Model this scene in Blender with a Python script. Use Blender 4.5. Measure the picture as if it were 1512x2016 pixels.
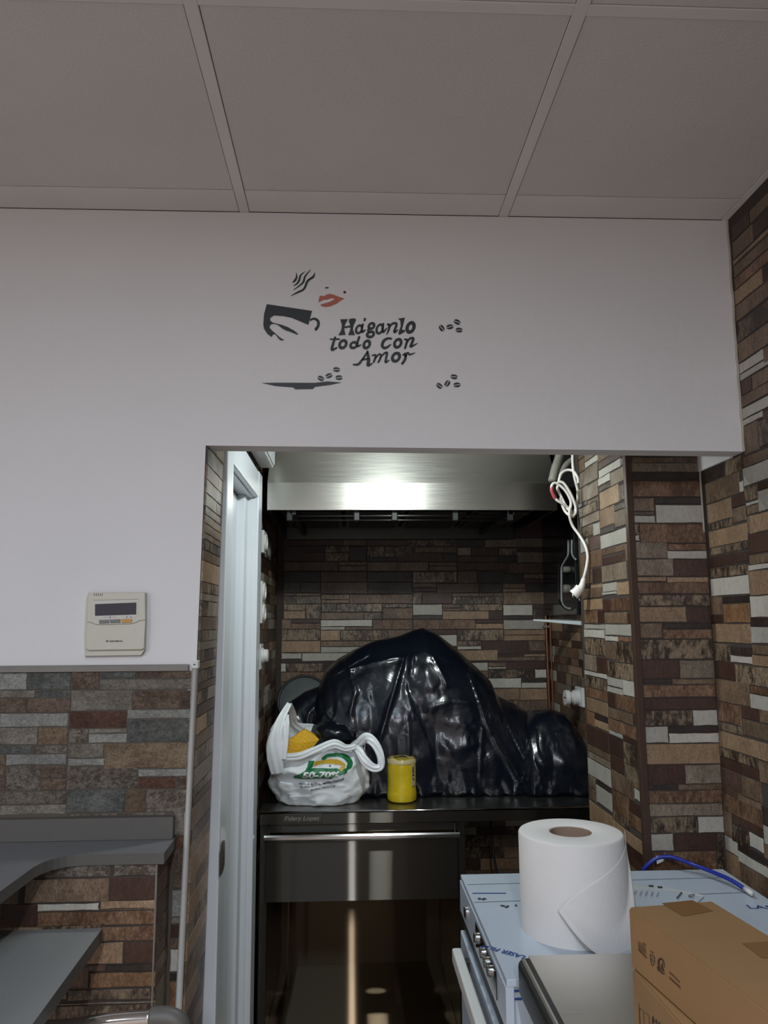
import bpy, bmesh, math, random
from mathutils import Vector, Matrix, noise
from mathutils.geometry import tessellate_polygon
from mathutils.bvhtree import BVHTree
random.seed(7)
for o in list(bpy.data.objects): bpy.data.objects.remove(o)
SC = bpy.context.scene; COL = SC.collection
# ------------------------------------------------------------------ camera
F, CX, CY, EYE = 1514.0, 756.0, 1008.0, 1.5
d = Vector(((690-CX)/F, -(1226-CY)/F, 1)).normalized()      # world Y in (right, up, forward)
u = Vector((0, 1, 0)); zc = (u - d*u.dot(d)).normalized(); xc = zc.cross(d)
if xc.x < 0: xc = -xc
def to_world(v): return Vector((xc.dot(v), d.dot(v), zc.dot(v)))
def ray(px, py): return to_world(Vector(((px-CX)/F, -(py-CY)/F, 1)))
E0 = Vector((0, 0, EYE))
def PY(px, py, Y): r = ray(px, py); return r*(Y/r.y) + E0
def PX(px, py, X): r = ray(px, py); return r*(X/r.x) + E0
def PZ(px, py, Z): r = ray(px, py); return r*((Z-EYE)/r.z) + E0
cam = bpy.data.cameras.new('camera'); camo = bpy.data.objects.new('camera', cam); COL.objects.link(camo)
R = to_world(Vector((1,0,0))); U = to_world(Vector((0,1,0))); W = to_world(Vector((0,0,1)))
M = Matrix(((R.x,U.x,-W.x,0),(R.y,U.y,-W.y,0),(R.z,U.z,-W.z,0),(0,0,0,1)))
M.translation = E0; camo.matrix_world = M
cam.sensor_fit = 'HORIZONTAL'; cam.sensor_width = 36; cam.lens = 36*F/1512; cam.clip_start = .02
SC.camera = camo
SC.view_settings.view_transform = 'Standard'; SC.view_settings.look = 'None'
SC.view_settings.exposure = 0.0; SC.view_settings.gamma = 1; SC.view_settings.use_curve_mapping = False
# ------------------------------------------------------------------ light
w = bpy.data.worlds.new('world'); SC.world = w; w.use_nodes = True
w.node_tree.nodes['Background'].inputs[0].default_value = (.6,.65,.75,1)
w.node_tree.nodes['Background'].inputs[1].default_value = .05
def area(name, loc, target, sx, sy, power, col, shape='RECTANGLE', spread=math.pi):
    l = bpy.data.lights.new(name, 'AREA'); l.shape = shape; l.size = sx; l.size_y = sy
    l.energy = power; l.color = col; l.spread = spread
    o = bpy.data.objects.new(name, l); COL.objects.link(o); o.location = loc
    o.rotation_euler = (Vector(target)-Vector(loc)).to_track_quat('-Z','Y').to_euler(); return o
CEIL = 2.437
area('panel_and_fill_light', (-.25, .0, CEIL-.02), (-.25, .0, 0), .6, .6, 13, (.58,.80,1))
area('panel_and_fill_light', (-1.75, -1.4, CEIL-.02), (-1.75, -1.4, 0), .6, .6, 46, (.93,.94,1))  # added unseen fill behind the camera, raises bounce on ceiling and upper wall
area('strip_light', (.012, -1.5, CEIL-.02), (.012, -1.5, 0), .05, 1.2, 54, (.93,.94,1))
area('spot_light', (.017, .72, CEIL-.02), (.017, .72, 0), .02, .02, .7, (1,.80,.55))
area('kitchen_light', (.155, 1.93, 2.12), (.155, 2.2, 1.75), .12, .07, 7.8, (.92,1,.985), 'ELLIPSE')
# ------------------------------------------------------------------ materials
MAT = {}
def nt(name):
    m = bpy.data.materials.new(name); m.use_nodes = True; MAT[name] = m
    return m, m.node_tree, m.node_tree.nodes['Principled BSDF']
def mat(name, col, rough=.5, metal=0, noise_amt=.08, scale=20, bump=0, bscale=60, stretch=(1,1,1), **kw):
    m, t, b = nt(name); N = t.nodes; L = t.links
    b.inputs['Roughness'].default_value = rough; b.inputs['Metallic'].default_value = metal
    tc = N.new('ShaderNodeTexCoord'); mp = N.new('ShaderNodeMapping'); mp.inputs['Scale'].default_value = stretch
    L.new(tc.outputs['Object'], mp.inputs[0])
    nz = N.new('ShaderNodeTexNoise'); nz.inputs['Scale'].default_value = scale; nz.inputs['Detail'].default_value = 5
    L.new(mp.outputs[0], nz.inputs[0])
    cr = N.new('ShaderNodeValToRGB'); e = cr.color_ramp.elements
    e[0].position = .3; e[1].position = .7
    e[0].color = [c*(1-noise_amt) for c in col[:3]]+[1]; e[1].color = [min(1,c*(1+noise_amt)) for c in col[:3]]+[1]
    L.new(nz.outputs[0], cr.inputs[0]); L.new(cr.outputs[0], b.inputs['Base Color'])
    if bump:
        n2 = N.new('ShaderNodeTexNoise'); n2.inputs['Scale'].default_value = bscale; n2.inputs['Detail'].default_value = 6
        L.new(mp.outputs[0], n2.inputs[0])
        bp = N.new('ShaderNodeBump'); bp.inputs['Strength'].default_value = bump; bp.inputs['Distance'].default_value = .01
        L.new(n2.outputs[0], bp.inputs['Height']); L.new(bp.outputs[0], b.inputs['Normal'])
    for k, v in kw.items(): b.inputs[k.replace('_',' ')].default_value = v
    return m
def stone_mat(name, c1, c2, lo=.42, hi=.58, scale=105, rough=.5, bump=.5, stretch=(1,1,.5), grain=.38):
    """two-tone speckled stone print: fine grain between c1 and c2, broad patches, a little random tint"""
    m, t, b = nt(name); N = t.nodes; L = t.links
    tc = N.new('ShaderNodeTexCoord'); oi = N.new('ShaderNodeObjectInfo'); ad = N.new('ShaderNodeVectorMath'); ad.operation = 'ADD'
    sc_ = N.new('ShaderNodeVectorMath'); sc_.operation='SCALE'; sc_.inputs['Scale'].default_value = 7
    cb = N.new('ShaderNodeCombineXYZ'); L.new(oi.outputs['Random'], cb.inputs[0]); L.new(oi.outputs['Random'], cb.inputs[2])
    L.new(cb.outputs[0], sc_.inputs[0]); L.new(tc.outputs['Object'], ad.inputs[0]); L.new(sc_.outputs[0], ad.inputs[1])
    mp = N.new('ShaderNodeMapping'); mp.inputs['Scale'].default_value = stretch; L.new(ad.outputs[0], mp.inputs[0])
    n1 = N.new('ShaderNodeTexNoise'); n1.inputs['Scale'].default_value = scale; n1.inputs['Detail'].default_value = 9; n1.inputs['Roughness'].default_value = .82
    n2 = N.new('ShaderNodeTexNoise'); n2.inputs['Scale'].default_value = scale*.16; n2.inputs['Detail'].default_value = 3
    L.new(mp.outputs[0], n1.inputs[0]); L.new(mp.outputs[0], n2.inputs[0])
    mx = N.new('ShaderNodeMix'); mx.inputs[0].default_value = .3; L.new(n1.outputs[0], mx.inputs[2]); L.new(n2.outputs[0], mx.inputs[3])
    cr = N.new('ShaderNodeValToRGB'); e = cr.color_ramp.elements
    e[0].position = lo; e[1].position = hi; e[0].color = list(c1)+[1]; e[1].color = list(c2)+[1]
    L.new(mx.outputs[0], cr.inputs[0])
    hs = N.new('ShaderNodeHueSaturation'); mr = N.new('ShaderNodeMapRange'); mr.inputs[3].default_value = .82; mr.inputs[4].default_value = 1.2
    L.new(oi.outputs['Random'], mr.inputs[0]); L.new(mr.outputs[0], hs.inputs['Value']); L.new(cr.outputs[0], hs.inputs['Color'])
    n3 = N.new('ShaderNodeTexNoise'); n3.inputs['Scale'].default_value = scale*3.2; n3.inputs['Detail'].default_value = 4; n3.inputs['Roughness'].default_value = .8; L.new(mp.outputs[0], n3.inputs[0])
    m3 = N.new('ShaderNodeMapRange'); m3.inputs[1].default_value = .36; m3.inputs[2].default_value = .64; m3.inputs[3].default_value = 1-grain; m3.inputs[4].default_value = 1+grain; L.new(n3.outputs[0], m3.inputs[0])
    vm = N.new('ShaderNodeVectorMath'); vm.operation = 'SCALE'; L.new(hs.outputs[0], vm.inputs[0]); L.new(m3.outputs[0], vm.inputs['Scale'])
    L.new(vm.outputs[0], b.inputs['Base Color'])
    b.inputs['Roughness'].default_value = rough
    bp = N.new('ShaderNodeBump'); bp.inputs['Strength'].default_value = bump; bp.inputs['Distance'].default_value = .004
    L.new(n1.outputs[0], bp.inputs['Height']); L.new(bp.outputs[0], b.inputs['Normal'])
    return m
SG = {'rough': .36, 'bump': .35}
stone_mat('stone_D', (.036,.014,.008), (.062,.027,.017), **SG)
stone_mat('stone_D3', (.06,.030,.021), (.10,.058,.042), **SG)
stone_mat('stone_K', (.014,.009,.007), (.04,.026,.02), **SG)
stone_mat('stone_T', (.20,.125,.07), (.33,.22,.135), .40, .60, **SG)
stone_mat('stone_R', (.075,.033,.016), (.22,.13,.075), .44, .59, **SG)
stone_mat('stone_B', (.085,.050,.030), (.20,.135,.085), .41, .60, **SG)
stone_mat('stone_B2', (.12,.09,.062), (.235,.185,.135), .41, .60, **SG)
stone_mat('stone_G', (.33,.305,.26), (.44,.415,.365), .36, .58, bump=.25, rough=.4, grain=.12)
stone_mat('stone_O', (.15,.07,.03), (.29,.165,.08), .42, .60, **SG)
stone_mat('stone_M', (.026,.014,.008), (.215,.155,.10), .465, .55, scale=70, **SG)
RG = {'rough': .7, 'bump': 1.0, 'scale': 95, 'stretch': (1,1,1.3)}
stone_mat('stone_SG', (.20,.20,.18), (.34,.335,.305), **RG)
stone_mat('stone_SK', (.06,.064,.056), (.165,.168,.15), **RG)
stone_mat('stone_SR', (.065,.038,.025), (.185,.13,.095), **RG)
stone_mat('stone_SB', (.15,.13,.10), (.30,.265,.215), **RG)
stone_mat('stone_SO', (.12,.075,.045), (.25,.185,.12), **RG)
stone_mat('stone_SM', (.075,.055,.042), (.235,.20,.16), .45, .56, **RG)
stone_mat('stone_SD', (.07,.028,.018), (.16,.08,.05), **RG)
mat('grout', (.045,.034,.028), .85)
mat('grout_mid', (.085,.072,.058), .85)
mat('grout_light', (.20,.18,.15), .85)
mat('white_paint', (.70,.685,.685), .75, bump=.12, bscale=40, noise_amt=.015, scale=3)
mat('ceiling_paint', (.66,.635,.61), .85, noise_amt=.03, scale=6)
mat('ceiling_board', (.60,.575,.55), .9, noise_amt=.03, scale=4, bump=.15, bscale=200)
mat('gap_dark', (.05,.04,.035), .9)
mat('black_vinyl', (.018,.022,.025), .5)
mat('red_vinyl', (.42,.115,.075), .5, noise_amt=.12)
mat('cream_plastic', (.55,.53,.44), .4, noise_amt=.02)
mat('cream_light', (.56,.54,.5), .4, noise_amt=.02)
mat('lcd', (.035,.033,.045), .12)
mat('grey_button', (.16,.165,.16), .45)
mat('orange_button', (.55,.28,.06), .4)
mat('grey_trim', (.20,.185,.165), .6)
mat('white_plastic', (.62,.62,.6), .35, noise_amt=.02)
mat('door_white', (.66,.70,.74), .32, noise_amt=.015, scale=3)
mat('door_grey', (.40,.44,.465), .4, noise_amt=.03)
mat('brass_dull', (.16,.14,.10), .45, .7)
mat('grey_worktop', (.14,.141,.147), .42, noise_amt=.04, scale=120)
mat('grey_edge', (.095,.088,.08), .5, noise_amt=.04, scale=120)
mat('table_grey', (.21,.215,.212), .42, noise_amt=.04, scale=160)
mat('chrome', (.55,.55,.55), .14, 1)
mat('dark_plastic', (.03,.03,.03), .4)
mat('black_gloss', (.008,.009,.011), .12)
mat('black_matte', (.012,.012,.012), .5)
mat('brown_trim', (.055,.028,.018), .45)
mat('floor_tile', (.46,.35,.27), .35, noise_amt=.2, scale=8)
mat('silicone', (.42,.38,.32), .6)
mat('copper', (.26,.12,.075), .38, .8)
mat('cable_white', (.72,.69,.64), .4)
mat('cable_red', (.38,.05,.06), .4)
mat('cable_grey', (.42,.44,.45), .3)
mat('duct_grey', (.22,.21,.18), .45)
mat('glass_shelf', (.62,.68,.68), .15)
mat('yellow_sponge', (.78,.44,.02), .7, bump=.4, bscale=120)
mat('yellow_wrap', (.56,.41,.012), .28, noise_amt=.12, scale=14, bump=.35, bscale=25)
mat('film_clear', (.5,.42,.22), .15)
mat('bag_white', (.80,.835,.85), .33, noise_amt=.05, scale=12, bump=.25, bscale=25, Subsurface_Weight=0.0)
mat('print_green', (.012,.16,.055), .4)
mat('print_yellow', (.60,.38,.02), .4)
mat('print_white', (.68,.70,.68), .4)
mat('print_dark', (.03,.045,.045), .5)
mat('card', (.27,.15,.062), .75, noise_amt=.06, scale=9)
mat('card_tape', (.21,.105,.038), .3, noise_amt=.05)
mat('card_edge', (.40,.26,.14), .8)
mat('card_ink', (.05,.022,.012), .7)
mat('film_blue', (.43,.49,.565), .28, noise_amt=.04, scale=5, bump=.1, bscale=7)
mat('film_ink', (.012,.05,.22), .5)
mat('film_line', (.10,.12,.17), .5)
mat('soot', (.03,.035,.05), .6)
mat('blue_cable', (.008,.02,.26), .35)
mat('paper', (.66,.645,.63), .9, noise_amt=.01, bump=.12, bscale=250)
mat('card_tube', (.30,.21,.15), .85)
mat('clear_strip', (.5,.53,.55), .2)
mat('lid_grey', (.10,.11,.11), .3)
def steel(name, col, rough, aniso, tangent, bump=.03, stretch=(1,1,1), bs=400):
    m, t, b = nt(name); N = t.nodes; L = t.links
    b.inputs['Base Color'].default_value = list(col)+[1]; b.inputs['Metallic'].default_value = 1
    b.inputs['Roughness'].default_value = rough; b.inputs['Anisotropic'].default_value = aniso
    cb = N.new('ShaderNodeCombineXYZ')
    for i in range(3): cb.inputs[i].default_value = tangent[i]
    L.new(cb.outputs[0], b.inputs['Tangent'])
    tc = N.new('ShaderNodeTexCoord'); mp = N.new('ShaderNodeMapping'); mp.inputs['Scale'].default_value = stretch
    L.new(tc.outputs['Object'], mp.inputs[0])
    nz = N.new('ShaderNodeTexNoise'); nz.inputs['Scale'].default_value = bs; L.new(mp.outputs[0], nz.inputs[0])
    mr = N.new('ShaderNodeMapRange'); mr.inputs[3].default_value = rough*.8; mr.inputs[4].default_value = rough*1.25
    L.new(nz.outputs[0], mr.inputs[0]); L.new(mr.outputs[0], b.inputs['Roughness'])
    return m
steel('steel_hood', (.80,.80,.74), .30, .72, (0,0,1), stretch=(.02,1,1))
steel('steel_top', (.30,.29,.27), .28, .3, (0,1,0), stretch=(.02,1,1))
steel('steel_slab', (.72,.70,.66), .33, 0, (0,1,0), stretch=(.02,1,1))
steel('steel_dark', (.08,.08,.075), .35, 0, (0,0,1))
def brushed(name, col, rough, aniso, mixf=.35):
    m, t, b = nt(name); N = t.nodes; L = t.links
    b.inputs['Base Color'].default_value = [c*.9 for c in col]+[1]; b.inputs['Metallic'].default_value = 1; b.inputs['Roughness'].default_value = .42
    g = N.new('ShaderNodeBsdfAnisotropic'); g.inputs['Color'].default_value = list(col)+[1]; g.inputs['Roughness'].default_value = rough; g.inputs['Anisotropy'].default_value = aniso
    cb = N.new('ShaderNodeCombineXYZ'); cb.inputs[0].default_value = 1; L.new(cb.outputs[0], g.inputs['Tangent'])
    mx = N.new('ShaderNodeMixShader'); mx.inputs[0].default_value = mixf; L.new(g.outputs[0], mx.inputs[1]); L.new(b.outputs[0], mx.inputs[2])
    L.new(mx.outputs[0], N['Material Output'].inputs[0]); return m
brushed('steel_front', (.085,.079,.068), .22, .965, .45)
brushed('steel_inner', (.12,.088,.055), .22, .96, .4)
steel('steel_side', (.13,.10,.065), .3, 0, (0,0,1))
def plastic_black():
    m, t, b = nt('bag_black'); N = t.nodes; L = t.links
    b.inputs['Base Color'].default_value = (.005,.007,.012,1); b.inputs['Roughness'].default_value = .23
    b.inputs['Specular IOR Level'].default_value = .55
    tc = N.new('ShaderNodeTexCoord')
    n = N.new('ShaderNodeTexNoise'); n.inputs['Scale'].default_value = 9; n.inputs['Detail'].default_value = 3; n.inputs['Distortion'].default_value = .8
    L.new(tc.outputs['Object'], n.inputs[0])
    v = N.new('ShaderNodeTexNoise'); v.inputs['Scale'].default_value = 60; L.new(tc.outputs['Object'], v.inputs[0])
    b1 = N.new('ShaderNodeBump'); b1.inputs['Strength'].default_value = .22; b1.inputs['Distance'].default_value = .02; L.new(n.outputs[0], b1.inputs['Height'])
    b2 = N.new('ShaderNodeBump'); b2.inputs['Strength'].default_value = .12; b2.inputs['Distance'].default_value = .003; L.new(v.outputs[0], b2.inputs['Height'])
    L.new(b1.outputs[0], b2.inputs['Normal']); L.new(b2.outputs[0], b.inputs['Normal'])
plastic_black()
# ------------------------------------------------------------------ helpers
LOC = {}
def link(o, parent=None):
    COL.objects.link(o)
    if parent is not None:
        o.parent = parent; o.matrix_parent_inverse = Matrix.Translation(-LOC.get(parent.name, Vector((0,0,0))))
    return o
def mk(name, verts, faces, m, parent=None, smooth=False):
    me = bpy.data.meshes.new(name); me.from_pydata([tuple(v) for v in verts], [], faces); me.update()
    if smooth:
        for p in me.polygons: p.use_smooth = True
    for mm in (m if isinstance(m, (list,tuple)) else [m]): me.materials.append(MAT[mm])
    return link(bpy.data.objects.new(name, me), parent)
def from_bm(name, bm, m, parent=None, smooth=False):
    me = bpy.data.meshes.new(name); bm.to_mesh(me); bm.free()
    if smooth:
        for p in me.polygons: p.use_smooth = True
    for mm in (m if isinstance(m, (list,tuple)) else [m]): me.materials.append(MAT[mm])
    return link(bpy.data.objects.new(name, me), parent)
def tag(o, label=None, cat=None, group=None, kind=None):
    for k, v in (('label',label),('category',cat),('group',group),('kind',kind)):
        if v: o[k] = v
    return o
def thing(name, label, cat, loc=(0,0,0), group=None):
    o = bpy.data.objects.new(name, None); COL.objects.link(o); o.location = loc; o.empty_display_size = .05
    LOC[o.name] = Vector(loc); return tag(o, label, cat, group)
def bm_box(bm, x0,x1,y0,y1,z0,z1, bev=0, seg=2, rot=None):
    r = bmesh.ops.create_cube(bm, size=1)
    vs = r['verts']
    for v in vs: v.co = Vector(((x0+x1)/2+v.co.x*(x1-x0), (y0+y1)/2+v.co.y*(y1-y0), (z0+z1)/2+v.co.z*(z1-z0)))
    if bev:
        es = {e for v in vs for e in v.link_edges}
        rr = bmesh.ops.bevel(bm, geom=list(es), offset=bev, segments=seg, affect='EDGES', profile=.5)
        vs = rr['verts']
    return vs
def box(name, x0,x1,y0,y1,z0,z1, m, parent=None, bev=.001, seg=1):
    bm = bmesh.new(); bm_box(bm, min(x0,x1),max(x0,x1),min(y0,y1),max(y0,y1),min(z0,z1),max(z0,z1), bev, seg)
    return from_bm(name, bm, m, parent)
def spline(pts, n=8):
    pts = [Vector(p) for p in pts]; out = []
    for i in range(len(pts)-1):
        p0 = pts[max(0,i-1)]; p1 = pts[i]; p2 = pts[i+1]; p3 = pts[min(len(pts)-1,i+2)]
        for k in range(n):
            t = k/n
            out.append(.5*((2*p1)+(-p0+p2)*t+(2*p0-5*p1+4*p2-p3)*t*t+(-p0+3*p1-3*p2+p3)*t**3))
    out.append(pts[-1]); return out
def tube_geo(pts, r, seg=10, n=8, curve=True):
    P = spline(pts, n) if curve else [Vector(p) for p in pts]
    V = []; Fc = []; up = Vector((0,0,1)); prev = None
    for i, p in enumerate(P):
        t = (P[min(i+1,len(P)-1)]-P[max(i-1,0)]).normalized()
        if prev is None:
            a = t.cross(Vector((0,0,1)));  a = a if a.length > .1 else t.cross(Vector((1,0,0)))
            a.normalize()
        else: a = (prev - t*prev.dot(t)).normalized()
        prev = a; b = t.cross(a); rr = r(i/(len(P)-1)) if callable(r) else r
        for k in range(seg):
            an = 2*math.pi*k/seg; V.append(p+a*math.cos(an)*rr+b*math.sin(an)*rr)
    for i in range(len(P)-1):
        for k in range(seg):
            k2 = (k+1)%seg; Fc.append((i*seg+k, i*seg+k2, (i+1)*seg+k2, (i+1)*seg+k))
    Fc.append(tuple(range(seg))[::-1]); Fc.append(tuple((len(P)-1)*seg+k for k in range(seg)))
    return V, Fc
def tube(name, pts, r, m, parent=None, seg=10, n=8, curve=True):
    V, Fc = tube_geo(pts, r, seg, n, curve); return mk(name, V, Fc, m, parent, True)
def join_geo(gs):
    V = []; Fc = []
    for v, f in gs:
        k = len(V); V += list(v); Fc += [tuple(i+k for i in q) for q in f]
    return V, Fc
def lathe(name, prof, c, m, parent=None, seg=40, axis='Z', cap=True, fn=None):
    V = []; Fc = []
    for (r, z) in prof:
        for k in range(seg):
            a = 2*math.pi*k/seg; rr = r
            if fn: rr, zz = fn(r, z, a)
            else: zz = z
            if axis == 'Z': V.append(Vector(c)+Vector((rr*math.cos(a), rr*math.sin(a), zz)))
            elif axis == 'X': V.append(Vector(c)+Vector((zz, rr*math.cos(a), rr*math.sin(a))))
            else: V.append(Vector(c)+Vector((rr*math.cos(a), zz, rr*math.sin(a))))
    for i in range(len(prof)-1):
        for k in range(seg):
            k2 = (k+1)%seg; Fc.append((i*seg+k, i*seg+k2, (i+1)*seg+k2, (i+1)*seg+k))
    if cap: Fc.append(tuple(range(seg))[::-1]); Fc.append(tuple((len(prof)-1)*seg+k for k in range(seg)))
    o = mk(name, V, Fc, m, parent, True)
    md = o.modifiers.new('es','EDGE_SPLIT'); md.split_angle = math.radians(40)
    return o
def poly_geo(pts):            # filled flat polygon (2-D list) -> 2-D verts, tris
    tr = tessellate_polygon([[Vector((p[0],p[1],0)) for p in pts]]); return [tuple(p) for p in pts], [tuple(t) for t in tr]
def stroke_geo(pts, wds, n=6):
    P = spline([(p[0],p[1],0) for p in pts], n); N_ = len(P)
    if not isinstance(wds, (list,tuple)): wds = [wds, wds]
    V = []; Fc = []
    def wd(t):
        s = t*(len(wds)-1); i = min(int(s), len(wds)-2); return wds[i]+(wds[i+1]-wds[i])*(s-i)
    for i, p in enumerate(P):
        t = (P[min(i+1,N_-1)]-P[max(i-1,0)]).normalized(); nn = Vector((-t.y,t.x,0))*wd(i/(N_-1))/2
        V += [tuple((p+nn)[:2]), tuple((p-nn)[:2])]
    for i in range(N_-1): Fc.append((2*i,2*i+1,2*i+3,2*i+2))
    g = [(V, Fc)]
    for p, ww in ((P[0], wds[0]), (P[-1], wds[-1])): g.append(ellipse_geo(p.x, p.y, ww/2, ww/2, 10))
    return join_geo(g)
def ellipse_geo(cx, cy, rx, ry, n=16, rot=0):
    V = [(cx+rx*math.cos(2*math.pi*k/n)*math.cos(rot)-ry*math.sin(2*math.pi*k/n)*math.sin(rot),
          cy+rx*math.cos(2*math.pi*k/n)*math.sin(rot)+ry*math.sin(2*math.pi*k/n)*math.cos(rot)) for k in range(n)]
    return V, [tuple(range(n))]
def ring_geo(cx, cy, rx, ry, wdt, n=20, rot=.35):
    V = []; Fc = []
    for k in range(n):
        a = 2*math.pi*k/n
        for s in (-.5,.5):
            x = (rx+s*wdt)*math.cos(a); y = (ry+s*wdt)*math.sin(a)
            V.append((cx+x*math.cos(rot)-y*math.sin(rot)*.6, cy+y))
    for k in range(n):
        k2 = (k+1)%n; Fc.append((2*k,2*k+1,2*k2+1,2*k2))
    return V, Fc
_txt = {}
def text_geo(s, bold=0.0, shear=0.0):       # baseline at 0, height of capitals ~ .7; x to the right, y up
    cu = bpy.data.curves.new('t','FONT'); cu.body = s; cu.size = 1; cu.offset = bold; cu.shear = shear; cu.resolution_u = 3
    o = bpy.data.objects.new('t', cu); COL.objects.link(o)
    dg = bpy.context.evaluated_depsgraph_get(); dg.update(); me = bpy.data.meshes.new_from_object(o.evaluated_get(dg))
    V = [(v.co.x, v.co.y) for v in me.vertices]; Fc = [tuple(p.vertices) for p in me.polygons]
    bpy.data.objects.remove(o); bpy.data.meshes.remove(me)
    return V, Fc
def text3(name, s, origin, right, up, width, m, parent, bold=.01, shear=0, height=None):
    V, Fc = text_geo(s, bold, shear); mx = max(v[0] for v in V); k = width/mx; kh = height/.72 if height else k
    right = Vector(right).normalized(); up = Vector(up).normalized(); o = Vector(origin)
    return mk(name, [o+right*v[0]*k+up*v[1]*kh for v in V], Fc, m, parent)
# ------------------------------------------------------------------ stones
def stone(parent, A, B, C, D_, nrm, key, depth=None, gap=.0004, name='stone', wav=.0014):
    """A top-left, B top-right, C bottom-right, D bottom-left, on the wall plane; nrm out of the wall"""
    A,B,C,D_ = [Vector(p) for p in (A,B,C,D_)]
    ctr = (A+B+C+D_)/4; depth = depth or random.uniform(.0008,.0022)
    hx = (B-A).normalized(); hz = (A-D_).normalized()
    A = A+hx*gap-hz*gap; D_ = D_+hx*gap+hz*gap; B = B-hx*gap-hz*gap; C = C-hx*gap+hz*gap
    out = []
    L = (B-A).length; n = 4 if L > .05 else 3
    def edge(p, q, vec, k):
        r = []
        for i in range(k):
            pt = p.lerp(q, i/k)
            if i: pt = pt - vec*random.uniform(0, wav)
            r.append(pt)
        return r
    out += edge(A, B, hz, n) + [B] + [B.lerp(C,.5)-hx*random.uniform(0,wav)] + edge(C, D_, -hz, n) + [D_] + [D_.lerp(A,.5)+hx*random.uniform(0,wav)]
    k = len(out); bev = .0005
    V = list(out)
    for p in out:
        q = p - ctr; dx = q.dot(hx); dz = q.dot(hz)
        V.append(p + nrm*depth*.75)
    for p in out:
        q = p - ctr; dx = q.dot(hx); dz = q.dot(hz)
        V.append(p - hx*math.copysign(min(bev,abs(dx)*.5), dx) - hz*math.copysign(min(bev,abs(dz)*.5), dz) + nrm*depth)
    Fc = [tuple(range(2*k,3*k))]
    for a in range(2):
        for i in range(k):
            j = (i+1)%k; Fc.append((a*k+i, a*k+j, (a+1)*k+j, (a+1)*k+i))
    # orient
    v1 = V[Fc[0][1]]-V[Fc[0][0]]; 
    nn = Vector((0,0,0))
    for i in range(k): nn += V[2*k+i].cross(V[2*k+(i+1)%k])
    if nn.dot(nrm) < 0: Fc = [tuple(reversed(f)) for f in Fc]
    return mk(name, V, Fc, 'stone_'+key, parent)
def stones_Y(parent, Y, crop, rows):              # wall facing the camera
    ox, oy, s = crop
    for r in rows:
        x0,x1,y0,y1,key = r; X0,X1,Y0,Y1 = ox+x0/s, ox+x1/s, oy+y0/s, oy+y1/s
        xm = (X0+X1)/2; ym = (Y0+Y1)/2
        zt = PY(xm,Y0,Y).z; zb = PY(xm,Y1,Y).z; xl = PY(X0,ym,Y).x; xr = PY(X1,ym,Y).x
        stone(parent, (xl,Y,zt),(xr,Y,zt),(xr,Y,zb),(xl,Y,zb), Vector((0,-1,0)), key)
def stones_X(parent, X, crop, rows, clampY=None, extend=None, nrm=-1):   # receding wall; y read at left edge of piece
    ox, oy, s = crop
    for r in rows:
        x0,x1,y0,y1,key = r; X0,X1,Y0,Y1 = ox+x0/s, ox+x1/s, oy+y0/s, oy+y1/s
        a = PX(X0,Y0,X); b = PX(X0,Y1,X); ya = (a.y+b.y)/2; zt, zb = a.z, b.z; zm = (zt+zb)/2
        # far/near coordinate at px X1 and height zm
        lo, hi = .3, 6.
        for _ in range(40):
            mid = (lo+hi)/2; v = Vector((X, mid, zm-EYE)); c = Vector((R.dot(v),U.dot(v),W.dot(v)))
            px = CX+F*c.x/c.z
            if (px > X1) == (X > 0): lo = mid
            else: hi = mid
        yb = lo
        if clampY:
            ya = max(min(ya,clampY[1]),clampY[0]); yb = max(min(yb,clampY[1]),clampY[0])
        if extend and X1 >= 1505: yb = yb-extend*random.uniform(.7,1.1)
        if abs(ya-yb) < .006: continue
        stone(parent, (X,ya,zt),(X,yb,zt),(X,yb,zb),(X,ya,zb), Vector((nrm,0,0)), key)
def fill(parent, axis, fixed, u0, u1, z0, z1, nrm, keys='BTMRDGB2K', rowh=(.022,.05), seed=1, kk=None):
    rs = random.Random(seed); z = z0; keys = kk or ['B','T','M','R','D','G','B2','K','B','M']
    while z < z1-.004:
        z2 = min(z1, z+rs.uniform(*rowh)); z2 = z1 if z1-z2 < .012 else z2; uu = u0
        while uu < u1-.004:
            u2 = min(u1, uu+rs.uniform(.06,.2)); u2 = u1 if u1-u2 < .03 else u2
            P = (lambda a,b: Vector((fixed,a,b))) if axis=='X' else (lambda a,b: Vector((a,fixed,b)))
            stone(parent, P(uu,z2),P(u2,z2),P(u2,z),P(uu,z), Vector(nrm), rs.choice(keys)); uu = u2
        z = z2
# ------------------------------------------------------------------ room shell
D = 1.667; DB = 1.722; XR = .892; DC = 1.889; XS = .699; YS = 2.325; XN = .863; YB = 3.36; XL = -.316; YJ = 1.885
def S(o): o['kind'] = 'structure'; return o
S(box('floor', -2.7, XR+.1, -3.1, YB+.1, -.06, 0, 'floor_tile', bev=0))
S(box('wall_left', -2.76, -2.7, -3.1, D, 0, CEIL, 'white_paint', bev=0))
S(box('wall_rear', -2.7, XR+.1, -3.16, -3.1, 0, CEIL, 'white_paint', bev=0))
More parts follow.
